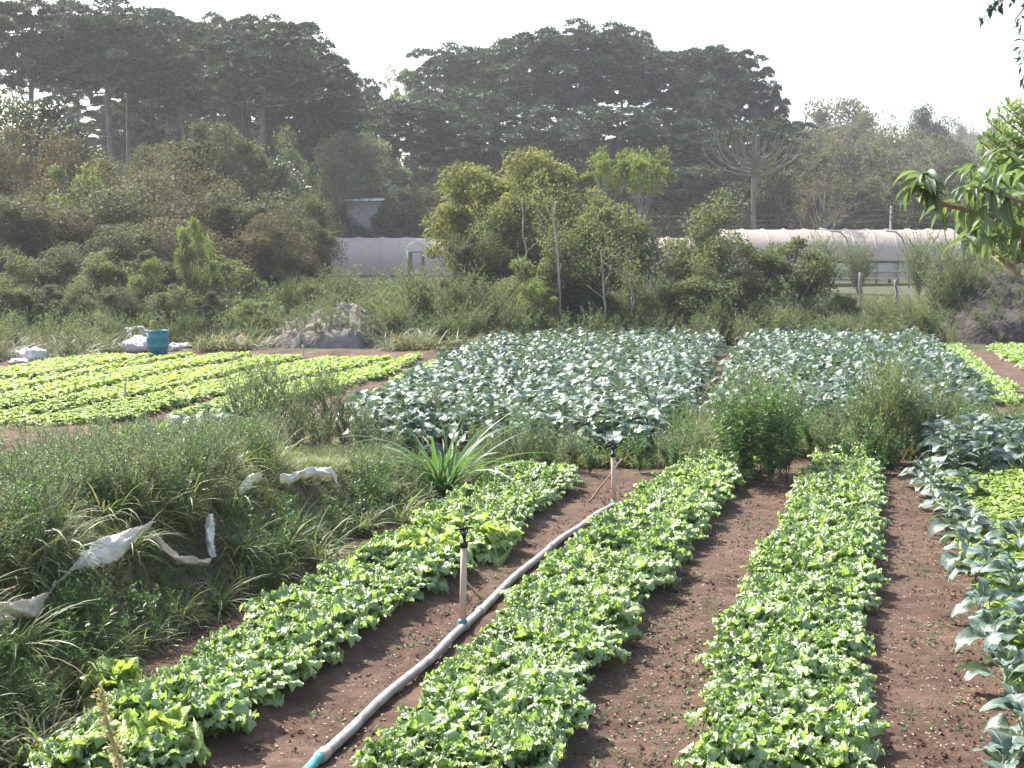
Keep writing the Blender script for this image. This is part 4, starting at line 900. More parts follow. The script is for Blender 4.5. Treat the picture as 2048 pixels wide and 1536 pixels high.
proto('sparse', 2, h=9, cw=4.5, leafm=M['bright'], barkm=M['paletrunk'], nl=2400, ll=.16, lw=.08, clumps=14, cb=.72, cr=.16, trunk_r=.06)
def treeat(kind, u, vt, wpx, Y, label, cat='tree', name=None, group=None, sink=0.0):
    p = at(u, vt, Y); g = G(p[0], Y) - sink; parts, h, cw = PR[kind][rng.integers(len(PR[kind]))]
    sz = (p[2] - g) / h; sx = wpx * Y / F / cw * .9
    return thing(name or kind + '_tree', parts, (p[0], Y, g), rng.uniform(0, 6.28), (sx * rng.uniform(.95, 1.2), sx, sz), label, cat, group)
# Parana pines -------------------------------------------------
def araucaria(h, cw, ch, style='dome', nb=36, layers=5, tufts=6, tr_=.36, per=200, bend=.5):
    """bare straight trunk; whorled limbs sweeping out and up, ending in dense round tufts of short stiff needles"""
    tr, fo, br = MB(), MB(), MB()
    T = np.linspace(0, 1, 9); P = np.stack([.012 * h * np.sin(T * 4), .01 * h * np.sin(T * 3), T * h * .97], -1); P[0, 2] = -.4
    tube(tr, P, tr_ * (1 - .62 * T), 9, cap=False)
    C = []
    for k in range(nb):
        f = (k + .5) / nb; yaw = k * 2.4 + rng.uniform(-.3, .3)
        if style == 'umbrella':
            z0 = h - ch * (.98 - .42 * f); z1 = h - ch * .16 + ch * .14 * rng.uniform(-.6, .9) - ch * .12 * (1 - f) ** 2; Rr = cw / 2 * (1 - .8 * f ** 1.3) * rng.uniform(.9, 1.05)
        else:
            f = f ** .8; z0 = h - ch * (1 - .97 * f); z1 = z0 + ch * .16 * (1 - f) ; z1 = min(z1, h * .985) + rng.uniform(-.3, .3)
            Rr = cw / 2 * math.sqrt(max(.05, 1 - (f * .95) ** 3)) * rng.uniform(.7, 1.05)
            if f < .15: Rr *= .8
        b = np.array([np.interp(z0 / h, T, P[:, 0]), np.interp(z0 / h, T, P[:, 1]), z0]); dr = np.array([math.cos(yaw), math.sin(yaw), 0])
        e = b + dr * Rr; e[2] = z1
        tt = np.linspace(0, 1, 7)[:, None]; mid = b + dr * Rr * (1.0 if style == 'umbrella' else .62); mid[2] = z0 + (z1 - z0) * (.10 if style == 'umbrella' else -.15) 
        Pb = b * (1 - tt) ** 2 + 2 * mid * tt * (1 - tt) + e * tt ** 2
        tube(br, Pb, np.linspace(.10, .05, 7) if style == 'umbrella' else np.linspace(.07, .03, 7), 5, cap=False)
        nt_ = max(2, int(tufts * (.5 + .5 * Rr / (cw / 2))))
        for j in range(nt_):
            q = rng.uniform(.85 if style == 'umbrella' else .45, 1.0); i = min(5, int(q * 6)); o = Pb[i] * (1 - (q * 6 - i)) + Pb[i + 1] * (q * 6 - i)
            side = rng.normal(0, 1, 3) * np.array([.09, .09, .03]) * cw * (.6 + .4 * q); c = o + side; c[2] += rng.uniform(.1, .45)
            if style == 'umbrella': c[2] = max(c[2], z1 - ch * .35)
            tube(br, [o, (o + c) / 2 - np.array([0, 0, .08]), c], [.035, .028, .02], 3, cap=False); C.append(c)
    C = np.array(C); n = len(C) * per; ci = np.repeat(np.arange(len(C)), per)
    d = rng.normal(0, 1, (n, 3)); d /= np.linalg.norm(d, axis=1)[:, None]; d[:, 2] = np.abs(d[:, 2]) * .9 - .25
    rad = (rng.uniform(.6, 1.15, len(C)) * (cw / 9.0) ** .5 * (.72 if style == 'umbrella' else 1))[ci][:, None]
    base = C[ci] + d * rad * rng.uniform(.4, .9, (n, 1)) * np.array([1, 1, .72])
    # needles point outward from the tuft
    L = rng.uniform(.14, .26, n)[:, None]; s = np.cross(d, rng.normal(0, 1, (n, 3))); s /= np.linalg.norm(s, axis=1)[:, None] + 1e-9; wv = rng.uniform(.05, .10, n)[:, None]
    up_ = np.array([0, 0, .25]); tip = base + (d + up_) * L
    V = np.stack([base - s * wv, base + s * wv, tip + s * wv * .6, tip - s * wv * .6], 1).reshape(-1, 3)
    fo.add(V, (np.arange(n) * 4)[:, None] + np.array([0, 1, 2, 3])[None])
    A = join2(br, tr)
    bk_ = M['bark'] if style == 'umbrella' else M['pinebark']
    return [('crown', fo.mesh('crown', M['pine'])), ('trunk', tr.mesh('trunk', bk_)), ('branches', br.mesh('branches', bk_))]
AR0 = {'dome': [(araucaria(22, 12, 6.6), 22, 12) for _ in range(5)], 'tall': [(araucaria(22, 9, 13, nb=44, tufts=5), 22, 9) for _ in range(3)],
      'umbrella': [(araucaria(15, 10.5, 5.0, 'umbrella', nb=34, tufts=3, per=110), 15, 10.5) for _ in range(2)], 'full': [(araucaria(20, 12, 16, nb=54, tufts=6), 20, 12) for _ in range(3)]}
AR = {k: [measured(a[0]) for a in v] for k, v in AR0.items()}
def arau(kind, u, vt, wpx, Y, label, i=None, g0=None):
    p = at(u, vt, Y); g = G(p[0], Y) if g0 is None else g0; L = AR[kind]; parts, h, cw = L[rng.integers(len(L)) if i is None else i]
    sz = (p[2] - g) / h; sx = wpx * Y / F / cw
    return thing('araucaria_tree', parts, (p[0], Y, g), rng.uniform(0, 6.28), (sx, sx, sz), label, 'araucaria tree', 'araucaria trees')
for a in [('dome', 62, 2, 250, 108, 'leftmost tall araucaria, long limbs open to the sky'), ('dome', 212, 18, 250, 112, 'araucaria with a pale thick bare trunk, second from the left'),
          ('dome', 150, 60, 170, 135, 'araucaria half hidden between the two leftmost ones'), ('dome', 248, 14, 200, 122, 'araucaria with the highest flat crown of the left grove'),
          ('tall', 305, 30, 190, 130, 'araucaria with thin trunk right of the highest crown'), ('dome', 365, 50, 190, 118, 'araucaria in the dip of the left grove skyline'),
          ('dome', 430, 42, 200, 128, 'araucaria with a slim trunk mid grove'), ('dome', 488, 38, 200, 132, 'araucaria whose top peaks right of the grove dip'),
          ('dome', 521, 52, 250, 110, 'araucaria with a thick pale trunk at the right of the left grove'), ('dome', 560, 45, 190, 126, 'araucaria crowning the right shoulder of the left grove'),
          ('full', 610, 75, 180, 122, 'dense araucaria sloping down the right shoulder'), ('full', 650, 110, 160, 124, 'full dark araucaria at the right end of the left grove'),
          ('full', 680, 160, 140, 136, 'low dark araucaria below the right end of the left grove'), ('full', 740, 165, 120, 150, 'small dark araucaria in the gap between the groves'),
          ('full', 575, 150, 170, 140, 'shaded araucaria filling in behind the thick pale trunk'), ('full', 420, 150, 170, 150, 'distant araucaria seen between the grove trunks'), ('full', 300, 160, 170, 155, 'distant dark araucaria between the left trunks'), ('full', 225, 205, 150, 158, 'distant araucaria right behind the pale bare trunk'), ('full', 500, 160, 170, 150, 'distant araucaria left of the thick pale trunk'), ('full', 355, 165, 150, 160, 'distant araucaria under the dip of the grove'),
          ('full', 130, 215, 130, 150, 'distant araucaria behind the second trunk from the left'),
          ('dome', 905, 98, 170, 150, 'araucaria at the left end of the right grove'), ('dome', 985, 90, 190, 146, 'araucaria second from the left of the right grove'), ('dome', 1080, 66, 210, 142, 'araucaria left of the highest crown in the right grove'),
          ('dome', 1175, 54, 230, 138, 'araucaria with the highest crown of the right grove'), ('dome', 1245, 64, 140, 144, 'araucaria whose crown juts out toward the gap in the right grove'),
          ('dome', 1350, 105, 160, 146, 'araucaria right of the gap in the right grove'), ('dome', 1415, 94, 170, 142, 'araucaria of the right grove standing left of the open-trunked one'), ('tall', 1478, 104, 150, 138, 'araucaria with open whorls and visible trunk against the sky'),
          ('full', 1540, 165, 95, 140, 'short araucaria ending the right grove'),
          ('full', 890, 175, 170, 132, 'lower araucaria under the left end of the right grove'), ('full', 970, 185, 170, 128, 'lower araucaria in front of the right grove, left'), ('full', 1060, 215, 200, 124, 'broad lower araucaria beneath the right grove'),
          ('full', 1150, 180, 190, 134, 'mid-height araucaria beneath the highest crown'), ('full', 1240, 215, 210, 124, 'broad low araucaria in front of the gap'), ('full', 1330, 220, 180, 128, 'low araucaria beneath the grove right of the gap'),
          ('full', 1400, 190, 160, 134, 'araucaria filling the right grove below the open trunk'), ('dome', 825, 195, 200, 118, 'grey-green araucaria with a bare pale trunk below the gap'),
          ('umbrella', 1510, 240, 215, 112, 'lone candelabra araucaria with upswept bare limbs before the hill'), ('dome', 1375, 335, 170, 116, 'small umbrella araucaria behind the greenhouse')]:
    arau(*a, g0=.5)
# broadleaf trees
mass = [  # left mass
    ('olive', -40, 130, 200, 80, 'big olive-grey tree cut by the left edge under the leftmost araucaria'), ('dark', 70, 205, 220, 74, 'dark glossy-leaved tree left of the araucaria trunks'), ('dark', 150, 262, 160, 76, 'dark glossy tree at the foot of the thick araucaria trunk'),
    ('brown', 30, 255, 200, 68, 'brownish twiggy tree at the left edge'), ('brown', 125, 275, 190, 66, 'reddish twiggy tree right of the brownish one at the left'), ('olive', 250, 315, 200, 72, 'olive tree in front of the left trunks'),
    ('olive', 330, 290, 180, 76, 'olive tree centred below the left grove'), ('olive', 430, 250, 200, 78, 'highest rounded olive tree before the left grove'), ('green', 565, 265, 130, 92, 'hazy green tree under the thick pale trunk'),
    ('olive', 505, 300, 160, 84, 'olive tree right of the highest rounded one'), ('dark', 560, 320, 170, 86, 'dark tree left of the pale grey-green tree'), ('brown', 300, 345, 230, 64, 'rusty-tipped tree in the middle of the left thicket'), ('brown', 400, 345, 220, 62, 'rusty-tipped tree on the thicket slope'),
    ('olive', 200, 370, 220, 60, 'olive shrub-tree low in the left thicket'), ('brown', 90, 380, 230, 58, 'twiggy brown tree low at the left'), ('olive', 0, 390, 200, 57, 'olive tree at the far left, lower tier'), ('olive', 480, 385, 200, 60, 'olive tree on the right slope of the thicket'), ('brown', 520, 430, 180, 57, 'rust-flecked shrub-tree above the round bushes'),
    ('olive', 590, 392, 140, 66, 'olive tree beside the greenhouse end'), ('olive', 610, 440, 110, 62, 'short olive tree touching the greenhouse end'), ('brown', 340, 440, 200, 56, 'brown-flecked shrub-tree behind the bright little tree'), ('olive', 260, 450, 200, 55, 'low olive tree left of the bright little tree'),
    ('grey', 712, 272, 180, 109, 'pale grey-green round tree standing alone before the dark grove'), ('dark', 640, 330, 130, 110, 'dark tree behind the pale grey-green one'), ('hill', 800, 390, 150, 106, 'hazy shrub-tree behind the greenhouse ridge'), ('hill', 870, 385, 150, 108, 'hazy scrub right of the bare-trunked araucaria'),
    ('hill', 680, 420, 120, 106, 'hazy scrub tree above the greenhouse left end'), ('green', 1400, 340, 150, 118, 'green tree left of the lone candelabra araucaria'), ('green', 900, 330, 140, 112, 'hazy green tree behind the yellow-green trees'),
    ('green', 10, 560, 100, 46, 'knee-high green shrub above the lone sack at the left edge'), ('olive', 90, 570, 90, 46.5, 'small olive shrub behind the lone sack'), ('green', 160, 560, 100, 46, 'dark green shrub between the two sack piles'), ('olive', 235, 575, 90, 46.5, 'small olive shrub just above the sack pile'),
    ('green', 345, 570, 90, 46, 'small green shrub right above the teal drum'), ('olive', 425, 585, 90, 46, 'small olive shrub midway between drum and heap'), ('bright', 495, 600, 80, 45.5, 'small pale shrub left of the grey heap'), ('green', 615, 560, 90, 53, 'small green shrub peeking over the grey heap'), ('olive', 1690, 590, 80, 50, 'small olive shrub beside the grey fence post'),
    ('green', 35, 505, 130, 52, 'low grey-green shrub-tree above the lone white sack'), ('olive', 120, 490, 130, 53, 'olive shrub in the lower left thicket, beside the low grey-green one'), ('green', 215, 500, 130, 51.5, 'dark-based shrub-tree above the white sack pile'), ('olive', 305, 505, 120, 52, 'olive shrub-tree above the teal drum'),
    ('green', 450, 515, 120, 52, 'leafy shrub-tree left of the two round bushes'), ('olive', 545, 495, 110, 56, 'olive shrub behind the two round bushes'), ('bright', 300, 520, 70, 50, 'pale spotty-leaved bush left of the bright little tree'),
    ('bright', 385, 440, 80, 50, 'bright green little tree in front of the left thicket'), ('bright', 165, 335, 150, 63, 'yellowish tree top in the left thicket'),
    # centre
    ('yellow', 950, 335, 165, 54, 'yellow-green tree at the left of the central clump'), ('yellow', 1075, 305, 165, 52, 'tallest yellow-green tree of the central clump'), ('yellow', 1160, 350, 160, 51, 'yellow-green tree right of the tallest one'),
    ('green', 1215, 400, 180, 49, 'dark green tree at the right of the central clump'), ('green', 1000, 420, 170, 51, 'green tree low in the central clump, left'), ('green', 1120, 450, 170, 47, 'green shrub low in the central clump'), 
    ('green', 1440, 392, 225, 50, 'dense green tree right of the bare stems'), ('green', 1400, 520, 170, 47, 'shrub at the foot of the dense green tree'), ('green', 1585, 480, 180, 50, 'round green shrub-tree before the right greenhouse'), ('green', 1265, 540, 110, 46, 'low leafy shrub at the right end of the central clump'),
    ('olive', 940, 470, 120, 50, 'dark olive shrub-tree at the left foot of the central clump'), ('green', 1040, 520, 120, 47, 'leafy shrub under the tallest yellow-green tree'), ('dark', 1165, 540, 120, 46.5, 'dark shrub behind the short slim trunk'),
    ('olive', 1480, 540, 120, 48, 'olive shrub at the right foot of the dense green tree'), ('yellow', 1010, 370, 140, 56, 'yellow-green tree behind the tallest two'), ('yellow', 1190, 400, 130, 53, 'yellow-green tree leaning over the dark green one'),
    ('bright', 1070, 560, 90, 45, 'bright green bush under the yellow-green trees'), ('sparse', 1215, 292, 90, 60, 'bare-stemmed tree with a small yellow-green top, left one'), ('sparse', 1300, 296, 110, 60, 'bare-stemmed tree with a wide yellow-green top, right one'), ('bare', 1310, 400, 120, 58, 'leafless grey tree behind the gap in the central clump'),
    ('sparse', 1275, 300, 80, 64, 'thin bare-stemmed tree between its taller neighbours'),
]
for a in mass: treeat(*a, group='trees around the field')
hill = [(1570, 330, 150, 125, 'brownish scrub tree behind the lone araucaria'), (1640, 335, 150, 128, 'brownish rounded scrub tree right of the lone araucaria'), (1700, 360, 150, 125, 'scrub tree above the right greenhouse'), (1780, 350, 160, 130, 'dark scrub tree on the lower right slope'),
        (1850, 370, 160, 125, 'scrub tree behind the big-leaved branch'), (1600, 255, 140, 165, 'scrub tree high on the left of the hill'), (1665, 205, 170, 225, 'tree crowning the left hilltop'), (1720, 240, 150, 215, 'tree right of the hilltop crown'),
        (1650, 260, 150, 170, 'pale-topped tree under the hilltop'), (1730, 285, 150, 175, 'scrub tree mid hill'), (1790, 265, 150, 185, 'scrub tree below the leafless hill tree'), (1850, 275, 150, 180, 'scrub tree right on the hill slope'), (1900, 300, 130, 175, 'scrub tree at the lower end of the hill'),
        (1920, 340, 150, 150, 'scrub tree down the right hill end'), (1640, 300, 150, 150, 'scrub tree on the near hill shoulder'), (1750, 320, 150, 148, 'scrub tree at mid slope above the wires'), (1560, 280, 120, 150, 'scrub tree behind the candelabra crown'), (1980, 360, 150, 140, 'scrub tree behind the right branch'),
        (1840, 320, 150, 150, 'dark scrub tree beside the hill gully')]
for u, vt, wpx, Y, lab in hill: treeat('hill', u, vt, wpx, Y, lab, name='scrub_tree', group='scrub trees on the hill')
treeat('bare', 1782, 212, 110, 200, 'leafless pale tree on the hill skyline', group='trees on the hill skyline')
treeat('dark', 1862, 214, 90, 205, 'dark open-crowned tree on the hill skyline', group='trees on the hill skyline')
treeat('sparse', 800, 133, 75, 170, 'small wispy tree on the skyline in the gap between groves')
treeat('bare', 1645, 330, 140, 118, 'leafless grey tree right of the lone araucaria', group='trees on the hill')
for u, vt, wpx, Y, lab in [(1925, 245, 70, 420, 'far hazy tree crown on the right horizon, left one'), (1990, 240, 80, 430, 'far hazy tree crown on the right horizon, middle one'), (2040, 265, 90, 410, 'far hazy tree crown at the right edge of the horizon'), (1960, 275, 110, 400, 'low far hazy tree on the right horizon')]:
    treeat('hill', u, vt, wpx, Y, lab, name='far_tree', group='far hazy trees')
# far wood as one mass
xf = []
hp = []
for k in range(3):
    fo = MB(); c = rng.normal(0, 1, (14, 3)) * np.array([1.8, 1.8, 1.3]) + np.array([0, 0, 5]); ci = rng.integers(0, 14, 2600); d = rng.normal(0, 1, (2600, 3)); d /= np.linalg.norm(d, axis=1)[:, None]
    leafquads(fo, c[ci] + d * rng.uniform(.6, 1.5, (2600, 1)), .5, .3, 15, 40); hp.append(fo.arrays())
for Y, vt0 in ((175, 330), (205, 300), (170, 360)):
    for u in np.arange(-60, 2100, 34):
        v = vt0 + rng.uniform(-18, 18) + (25 if 760 < u < 860 else 0); p = at(u, v, Y + rng.uniform(-6, 6)); g = G(p[0], p[1]); s = max(.5, (p[2] - g) / 8)
        xf.append((int(rng.integers(3)), (p[0], p[1], max(g, p[2] - 9) if s > 1.2 else g), rng.uniform(0, 6.28), min(s, 1.25)))
        if s > 1.2: xf.append((int(rng.integers(3)), (p[0], p[1], max(g, p[2] - 16)), rng.uniform(0, 6.28), 1.25))
for u in np.arange(1880, 2120, 28):
    for Y in (330, 420):
        p = at(u, 300 + rng.uniform(-8, 10) + (420 - Y) * .5, Y); xf.append((int(rng.integers(3)), (p[0], p[1], p[2] - 10), 0., 1.3))
tag(link('far_woodland', scatter(hp, xf, 'far_woodland', M['hill'])), 'dense hazy woodland closing the view behind the groves', 'woodland', kind='stuff')
# thin pale trunks in the central clump
for u, vb, vt, Y, r, lab in [(1050, 560, 395, 49, .06, 'slim pale trunk left in the central clump'), (1116, 650, 405, 45.5, .055, 'slim pale trunk standing before the central clump, centre'), (1208, 660, 500, 45, .05, 'short slim pale trunk right in the central clump'), (1265, 650, 540, 45, .035, 'thin pale stem at the foot of the dark green tree')]:
    b = at(u + 6, vb, Y); b[2] = G(b[0], Y) - .1; tp = at(u - 6, vt, Y); mb = MB(); P = np.linspace(b, tp, 9) + np.concatenate([[[0, 0, 0]], rng.normal(0, .05, (8, 3))]); e = tag(link('slim_tree', None), lab, 'slim tree', 'slim pale-trunked trees')
    tube(mb, P, np.linspace(r, r * .5, 9), 7); 
    for k in range(5):
        q = P[4 + k % 4]; tube(mb, [q, q + rng.normal(0, .4, 3) * [1, 1, .3] + [0, 0, .5]], [r * .35, r * .15], 4)
    link('trunk', mb.mesh('slim_trunk', M['paletrunk']), e)
    fo = MB(); base = P[-1] + rng.normal(0, .45, (500, 3)); leafquads(fo, base, .11, .055); link('crown', fo.mesh('slim_crown', M['green']), e)
# wispy shrubs
def shrubset(key, n, h, nst, nl, ll, lw, ml, **k): TW[key] = [([('foliage', a.mesh(key + '_foliage', ml)), ('stems', b.mesh(key + '_stems', M['twig']))]) for a, b in [weedproto(h, nst, nl, ll, lw, **k) for _ in range(n)]]
M['edge'] = leafmat('edge_blade', [(.06, .085, .035), (.09, .115, .05), (.13, .145, .07), (.17, .15, .09)], rough=.5, spec=.35, trans=.3, tcol=1.5)
tl('wisp', [(.10, .13, .065), (.14, .18, .09), (.19, .23, .12)], oscale=0)
tl('wispgreen', [(.065, .10, .04), (.10, .14, .055), (.15, .19, .08)], oscale=0)
shrubset('wisp', 3, 2.5, 46, 8000, .09, .024, M['wisp'], spread=.32, br=4, r=.007, up=60, tipstart=.15)
shrubset('round', 2, 1.6, 40, 6500, .075, .024, M['wispgreen'], spread=.55, br=4, r=.006, up=50, tipstart=.1)
H0 = {'wisp': 2.5, 'round': 1.6}
def shrub(kind, u, vt, wpx, Y, lab, group='wispy shrubs at the field edge'):
    p = at(u, vt, Y); g = G(p[0], Y); h = p[2] - g; sz = h / H0[kind]; sx = wpx * Y / F / (1.9 if kind == 'wisp' else 2.0)
    thing('wispy_shrub', TW[kind][rng.integers(len(TW[kind]))], (p[0], Y, g - .05), rng.uniform(0, 6.28), (sx, sx, sz), lab, 'shrub', group)
for a in [('wisp', 840, 520, 160, 46, 'tall wispy grey-green shrub in front of the greenhouse post'), ('wisp', 910, 530, 150, 45, 'wispy shrub right of the greenhouse post'), ('wisp', 790, 590, 120, 44, 'wispy shrub beside the ash heap'), ('wisp', 975, 550, 140, 44.5, 'wispy shrub before the central clump, left'),
          ('wisp', 940, 600, 120, 43, 'lower wispy shrub left of the fern patch'), ('wisp', 1020, 590, 110, 43.5, 'wispy shrub touching the fern patch'), ('wisp', 690, 525, 130, 56, 'wispy shrub at the left foot of the greenhouse'), ('wisp', 640, 545, 120, 54, 'wispy shrub behind the ash heap, left'), ('wisp', 750, 560, 120, 56, 'wispy shrub behind the ash heap, right'),
          ('round', 575, 545, 75, 52, 'round grey-green bush, upper of the two round bushes'), ('round', 518, 585, 90, 50, 'round pale bush, lower of the two round bushes'), ('round', 470, 590, 100, 47, 'loose green bush left of the round bushes'), ('round', 400, 600, 110, 46, 'loose green bush below the bright little tree'),
          ('round', 320, 590, 110, 48, 'weedy bush left below the bright little tree'), ('round', 150, 590, 110, 47, 'leafy bush above the lone white sack, right'), ('round', 60, 580, 110, 47, 'leafy bush above the lone white sack'), ('round', 230, 560, 120, 50, 'dark leafy bush behind the white sack pile'),
          ('round', 20, 620, 110, 45, 'weedy bush low at the left edge behind the lone sack'), ('wisp', 110, 600, 120, 50, 'wispy bush behind the weedy left bushes'), ('round', 200, 610, 110, 45, 'dark weedy bush left of the white sack pile'), ('round', 290, 600, 100, 46, 'weedy bush right behind the teal drum'),
          ('round', 370, 620, 100, 44.5, 'weedy bush right of the teal drum'), ('wisp', 440, 570, 110, 52, 'wispy bush behind the loose green bushes'), ('round', 500, 640, 80, 44.5, 'small bush at the left foot of the ash heap'), ('wisp', 880, 620, 100, 43, 'short wispy shrub right of the ash heap'),
          ('round', 1100, 610, 110, 44.5, 'low leafy bush in the fern patch, left'), ('round', 1200, 615, 100, 44.5, 'low leafy bush in the fern patch, centre'), ('round', 1280, 600, 110, 45, 'low leafy bush in the fern patch, right'), ('round', 1430, 590, 110, 45, 'low leafy bush below the dense green tree'),
          ('round', 1600, 610, 110, 45.5, 'low bush under the round shrub-tree'), ('wisp', 1680, 620, 110, 45.5, 'low wispy bush beside the dark slanted post'), ('round', 1760, 620, 110, 45, 'low bush behind the right collard field'), ('round', 1850, 610, 110, 45, 'low bush at the left foot of the dark heap'),
          ('wisp', 1920, 465, 170, 48, 'big wispy green bush left of the dark heap'), ('wisp', 1880, 520, 120, 49, 'wispy bush left of the big one at the right'), ('wisp', 1990, 480, 150, 52, 'wispy bush behind the dark heap'), ('wisp', 1695, 590, 110, 50, 'wispy weed bush in front of the fence post'), ('wisp', 1765, 588, 110, 49, 'wispy weed bush between the fence posts'),
          ('wisp', 1650, 580, 110, 48, 'wispy bush right of the round shrub-tree'), ('wisp', 1810, 590, 120, 47, 'low wispy bush before the right greenhouse wall'), ('wisp', 1720, 470, 100, 84, 'wispy tree-like shrub against the right greenhouse film'), ('wisp', 1650, 460, 100, 86, 'feathery shrub at the left of the right greenhouse film'), ('wisp', 1840, 460, 110, 82, 'feathery shrub against the greenhouse film, right'),
          ('round', 1500, 600, 110, 46, 'low bush under the dense green tree'), ('round', 1340, 625, 80, 45, 'low bush between the tree clumps'), ('wisp', 1560, 590, 110, 46, 'wispy bush below the round shrub-tree')]:
    shrub(*a)
# field-edge herbage as stuff
FERN = [wp(None, .5, 12, 260, .12, .03, spread=.6, br=0, up=10).arrays() for _ in range(3)]
xf = []
for _ in range(420):
    u = rng.uniform(1030, 1640); v = rng.uniform(655, 684); p = gp(u, v, .1); xf.append((int(rng.integers(3)), (p[0], p[1], G(p[0], p[1])), rng.uniform(0, 6.28), rng.uniform(.7, 1.5)))
tag(link('fern_patch', scatter(FERN, xf, 'fern_patch', [M['fern'], M['twig']])), 'rusty and yellow-green ferns under the central trees', 'ferns', kind='stuff')
EG = [tuft(30, .55, .02, spread=.5, rad=.25, dry=.12).arrays() for _ in range(4)]; xf = []
HX = [(at(225, 0, 42)[0], at(385, 0, 42)[0], 43.4), (at(-10, 0, 38)[0], at(100, 0, 38)[0], 40.6), (at(545, 0, 45.5)[0], at(785, 0, 45.5)[0], 45.0), (at(1860, 0, 48)[0], at(2100, 0, 48)[0], 47.5)]
def heapfront(x, y): return any(a < x < b and y < Yh for a, b, Yh in HX)
upper = LB[0][1]
def railview(x, y): return .5 if (y > 45 and 1620 < project(x, y, 1)[0] < 1880) else 1.0
def backveg(p=1.3, dy=30, ymin=40.6):
    while True:
        y = 31 + (dy + 11) * rng.random() ** p; x = rng.uniform(-.42 * y, .42 * y)
        if y < ymin and x > float(upper(y)) - .35: continue
        if heapfront(x, y) or (x > .33 * y and y < 44.6): continue
        return x, y
for _ in range(8500):
    x, y = backveg(1.2)
    if y < 44.6 and x > .02 * y: continue
    xf.append((int(rng.integers(4)), (x, y, G(x, y)), rng.uniform(0, 6.28), rng.uniform(.7, 1.9)))
tag(link('edge_grass', scatter(EG, xf, 'edge_grass', [M['edge'], M['grass_dry']])), 'tall rank grass along the far edge of the fields', 'grass', kind='stuff')
xf = []
for HV, nn_ in ((HEAPV[0], 200), (HEAPV[1], 300)):
    for i in rng.integers(0, len(HV), nn_): xf.append((int(rng.integers(0, 8)), tuple(HV[i]), rng.uniform(0, 6.28), rng.uniform(.7, 1.3)))
for _ in range(2900):
    x, y = backveg(1.2, 32, 42.6); xf.append((4 + int(rng.integers(0, 4)), (x, y, G(x, y)), rng.uniform(0, 6.28), rng.uniform(1.2, 2.8) * (1.5 if (y > 47 and rng.random() < .4) else 1) * railview(x, y)))
tag(link('edge_weeds', scatter(LOW + LOWN, xf, 'edge_weeds', [M['wisp'], M['twig']])), 'knee-high leafy weeds along the far edge of the fields', 'weeds', kind='stuff')
# ------------------------------------------------------------------ greenhouses
def greenhouse(u0, u1, Y, v_ridge, v_eave, v_base, label, W=7.0, nh=14, slats=True):
    x0, x1 = at(u0, 500, Y)[0], at(u1, 500, Y)[0]; g = G((x0 + x1) / 2, Y)
    zr = at(1024, v_ridge, Y + W / 2)[2]; ze = at(1024, v_eave, Y)[2]; g = min(g, at(1024, v_base, Y)[2])
    e = tag(link('greenhouse', None, None, (x0, Y, g)), label, 'greenhouse'); L_ = x1 - x0; zr -= g; ze -= g
    a = np.linspace(0, np.pi, 25); xs = np.linspace(0, L_, nh * 8 + 1)
    bow = lambda x: 1 - .025 * np.abs(np.sin(np.pi * x / L_ * nh)) ** .6
    A, X = np.meshgrid(a, xs); B = bow(X)
    Z = ze + (zr - ze) * np.sin(A) ** .85 * B + rng.normal(0, .008, A.shape); Yy = W / 2 - np.cos(A) * W / 2 * (.97 + .03 * B)
    V = np.stack([X, Yy, Z], -1).reshape(-1, 3); i = (np.arange(len(xs) - 1)[:, None] * 25 + np.arange(24)[None]).ravel()
    mb = MB(); mb.add(V, np.stack([i, i + 1, i + 26, i + 25], -1)); o = link('film_cover', mb.mesh('film_cover', M['film']), e)
    # end walls
    for xx in (0.02, L_ - .02):
        mb = MB(); P = np.array([(xx, W / 2 - math.cos(q) * W / 2 * .97, ze + (zr - ze) * math.sin(q) ** .85 * .97) for q in a]); P = np.vstack([P, [(xx, W / 2, ze)]])
        k = np.arange(24); mb.add(P, None, np.stack([k, k + 1, k * 0 + 25], -1)); link('end_wall', mb.mesh('end_wall', M['film']), e)
    for k in range(nh + 1):
        xx = L_ * k / nh; mb = MB(); tube(mb, [(xx, W / 2 - math.cos(q) * W / 2 * 1.0, ze + (zr - ze) * math.sin(q) ** .85 * 1.0 + .012) for q in a], .03, 5); link('hoop', mb.mesh('hoop', M['steel']), e)
        mb = MB(); bar(mb, (xx, -.03, -.1), (xx, -.03, ze), .13); link('post', mb.mesh('post', M['greywood']), e)
    mb = MB(); bar(mb, (-.1, -.12, ze + .03), (L_ + .1, -.12, ze + .03), .10, .14); link('eave_rail', mb.mesh('eave_rail', M['darkwood']), e)
    mb = MB(); box(mb, (0, .08, ze * .35), (L_, .11, ze - .08)); link('side_curtain', mb.mesh('side_curtain', M['film_white']), e)
    if slats:
        for q in (.32, .62):
            mb = MB(); bar(mb, (-.1, -.125, ze * q), (L_ + .1, -.125, ze * q), .05, .10); link('side_rail', mb.mesh('side_rail', M['palewood']), e)
greenhouse(560, 1395, 98, 474, 553, 590, 'long tunnel greenhouse with pale pinkish film behind the central trees', nh=17)
greenhouse(1455, 1925, 100, 458, 524, 572, 'tunnel greenhouse with slatted side wall behind the right shrubs', nh=11)
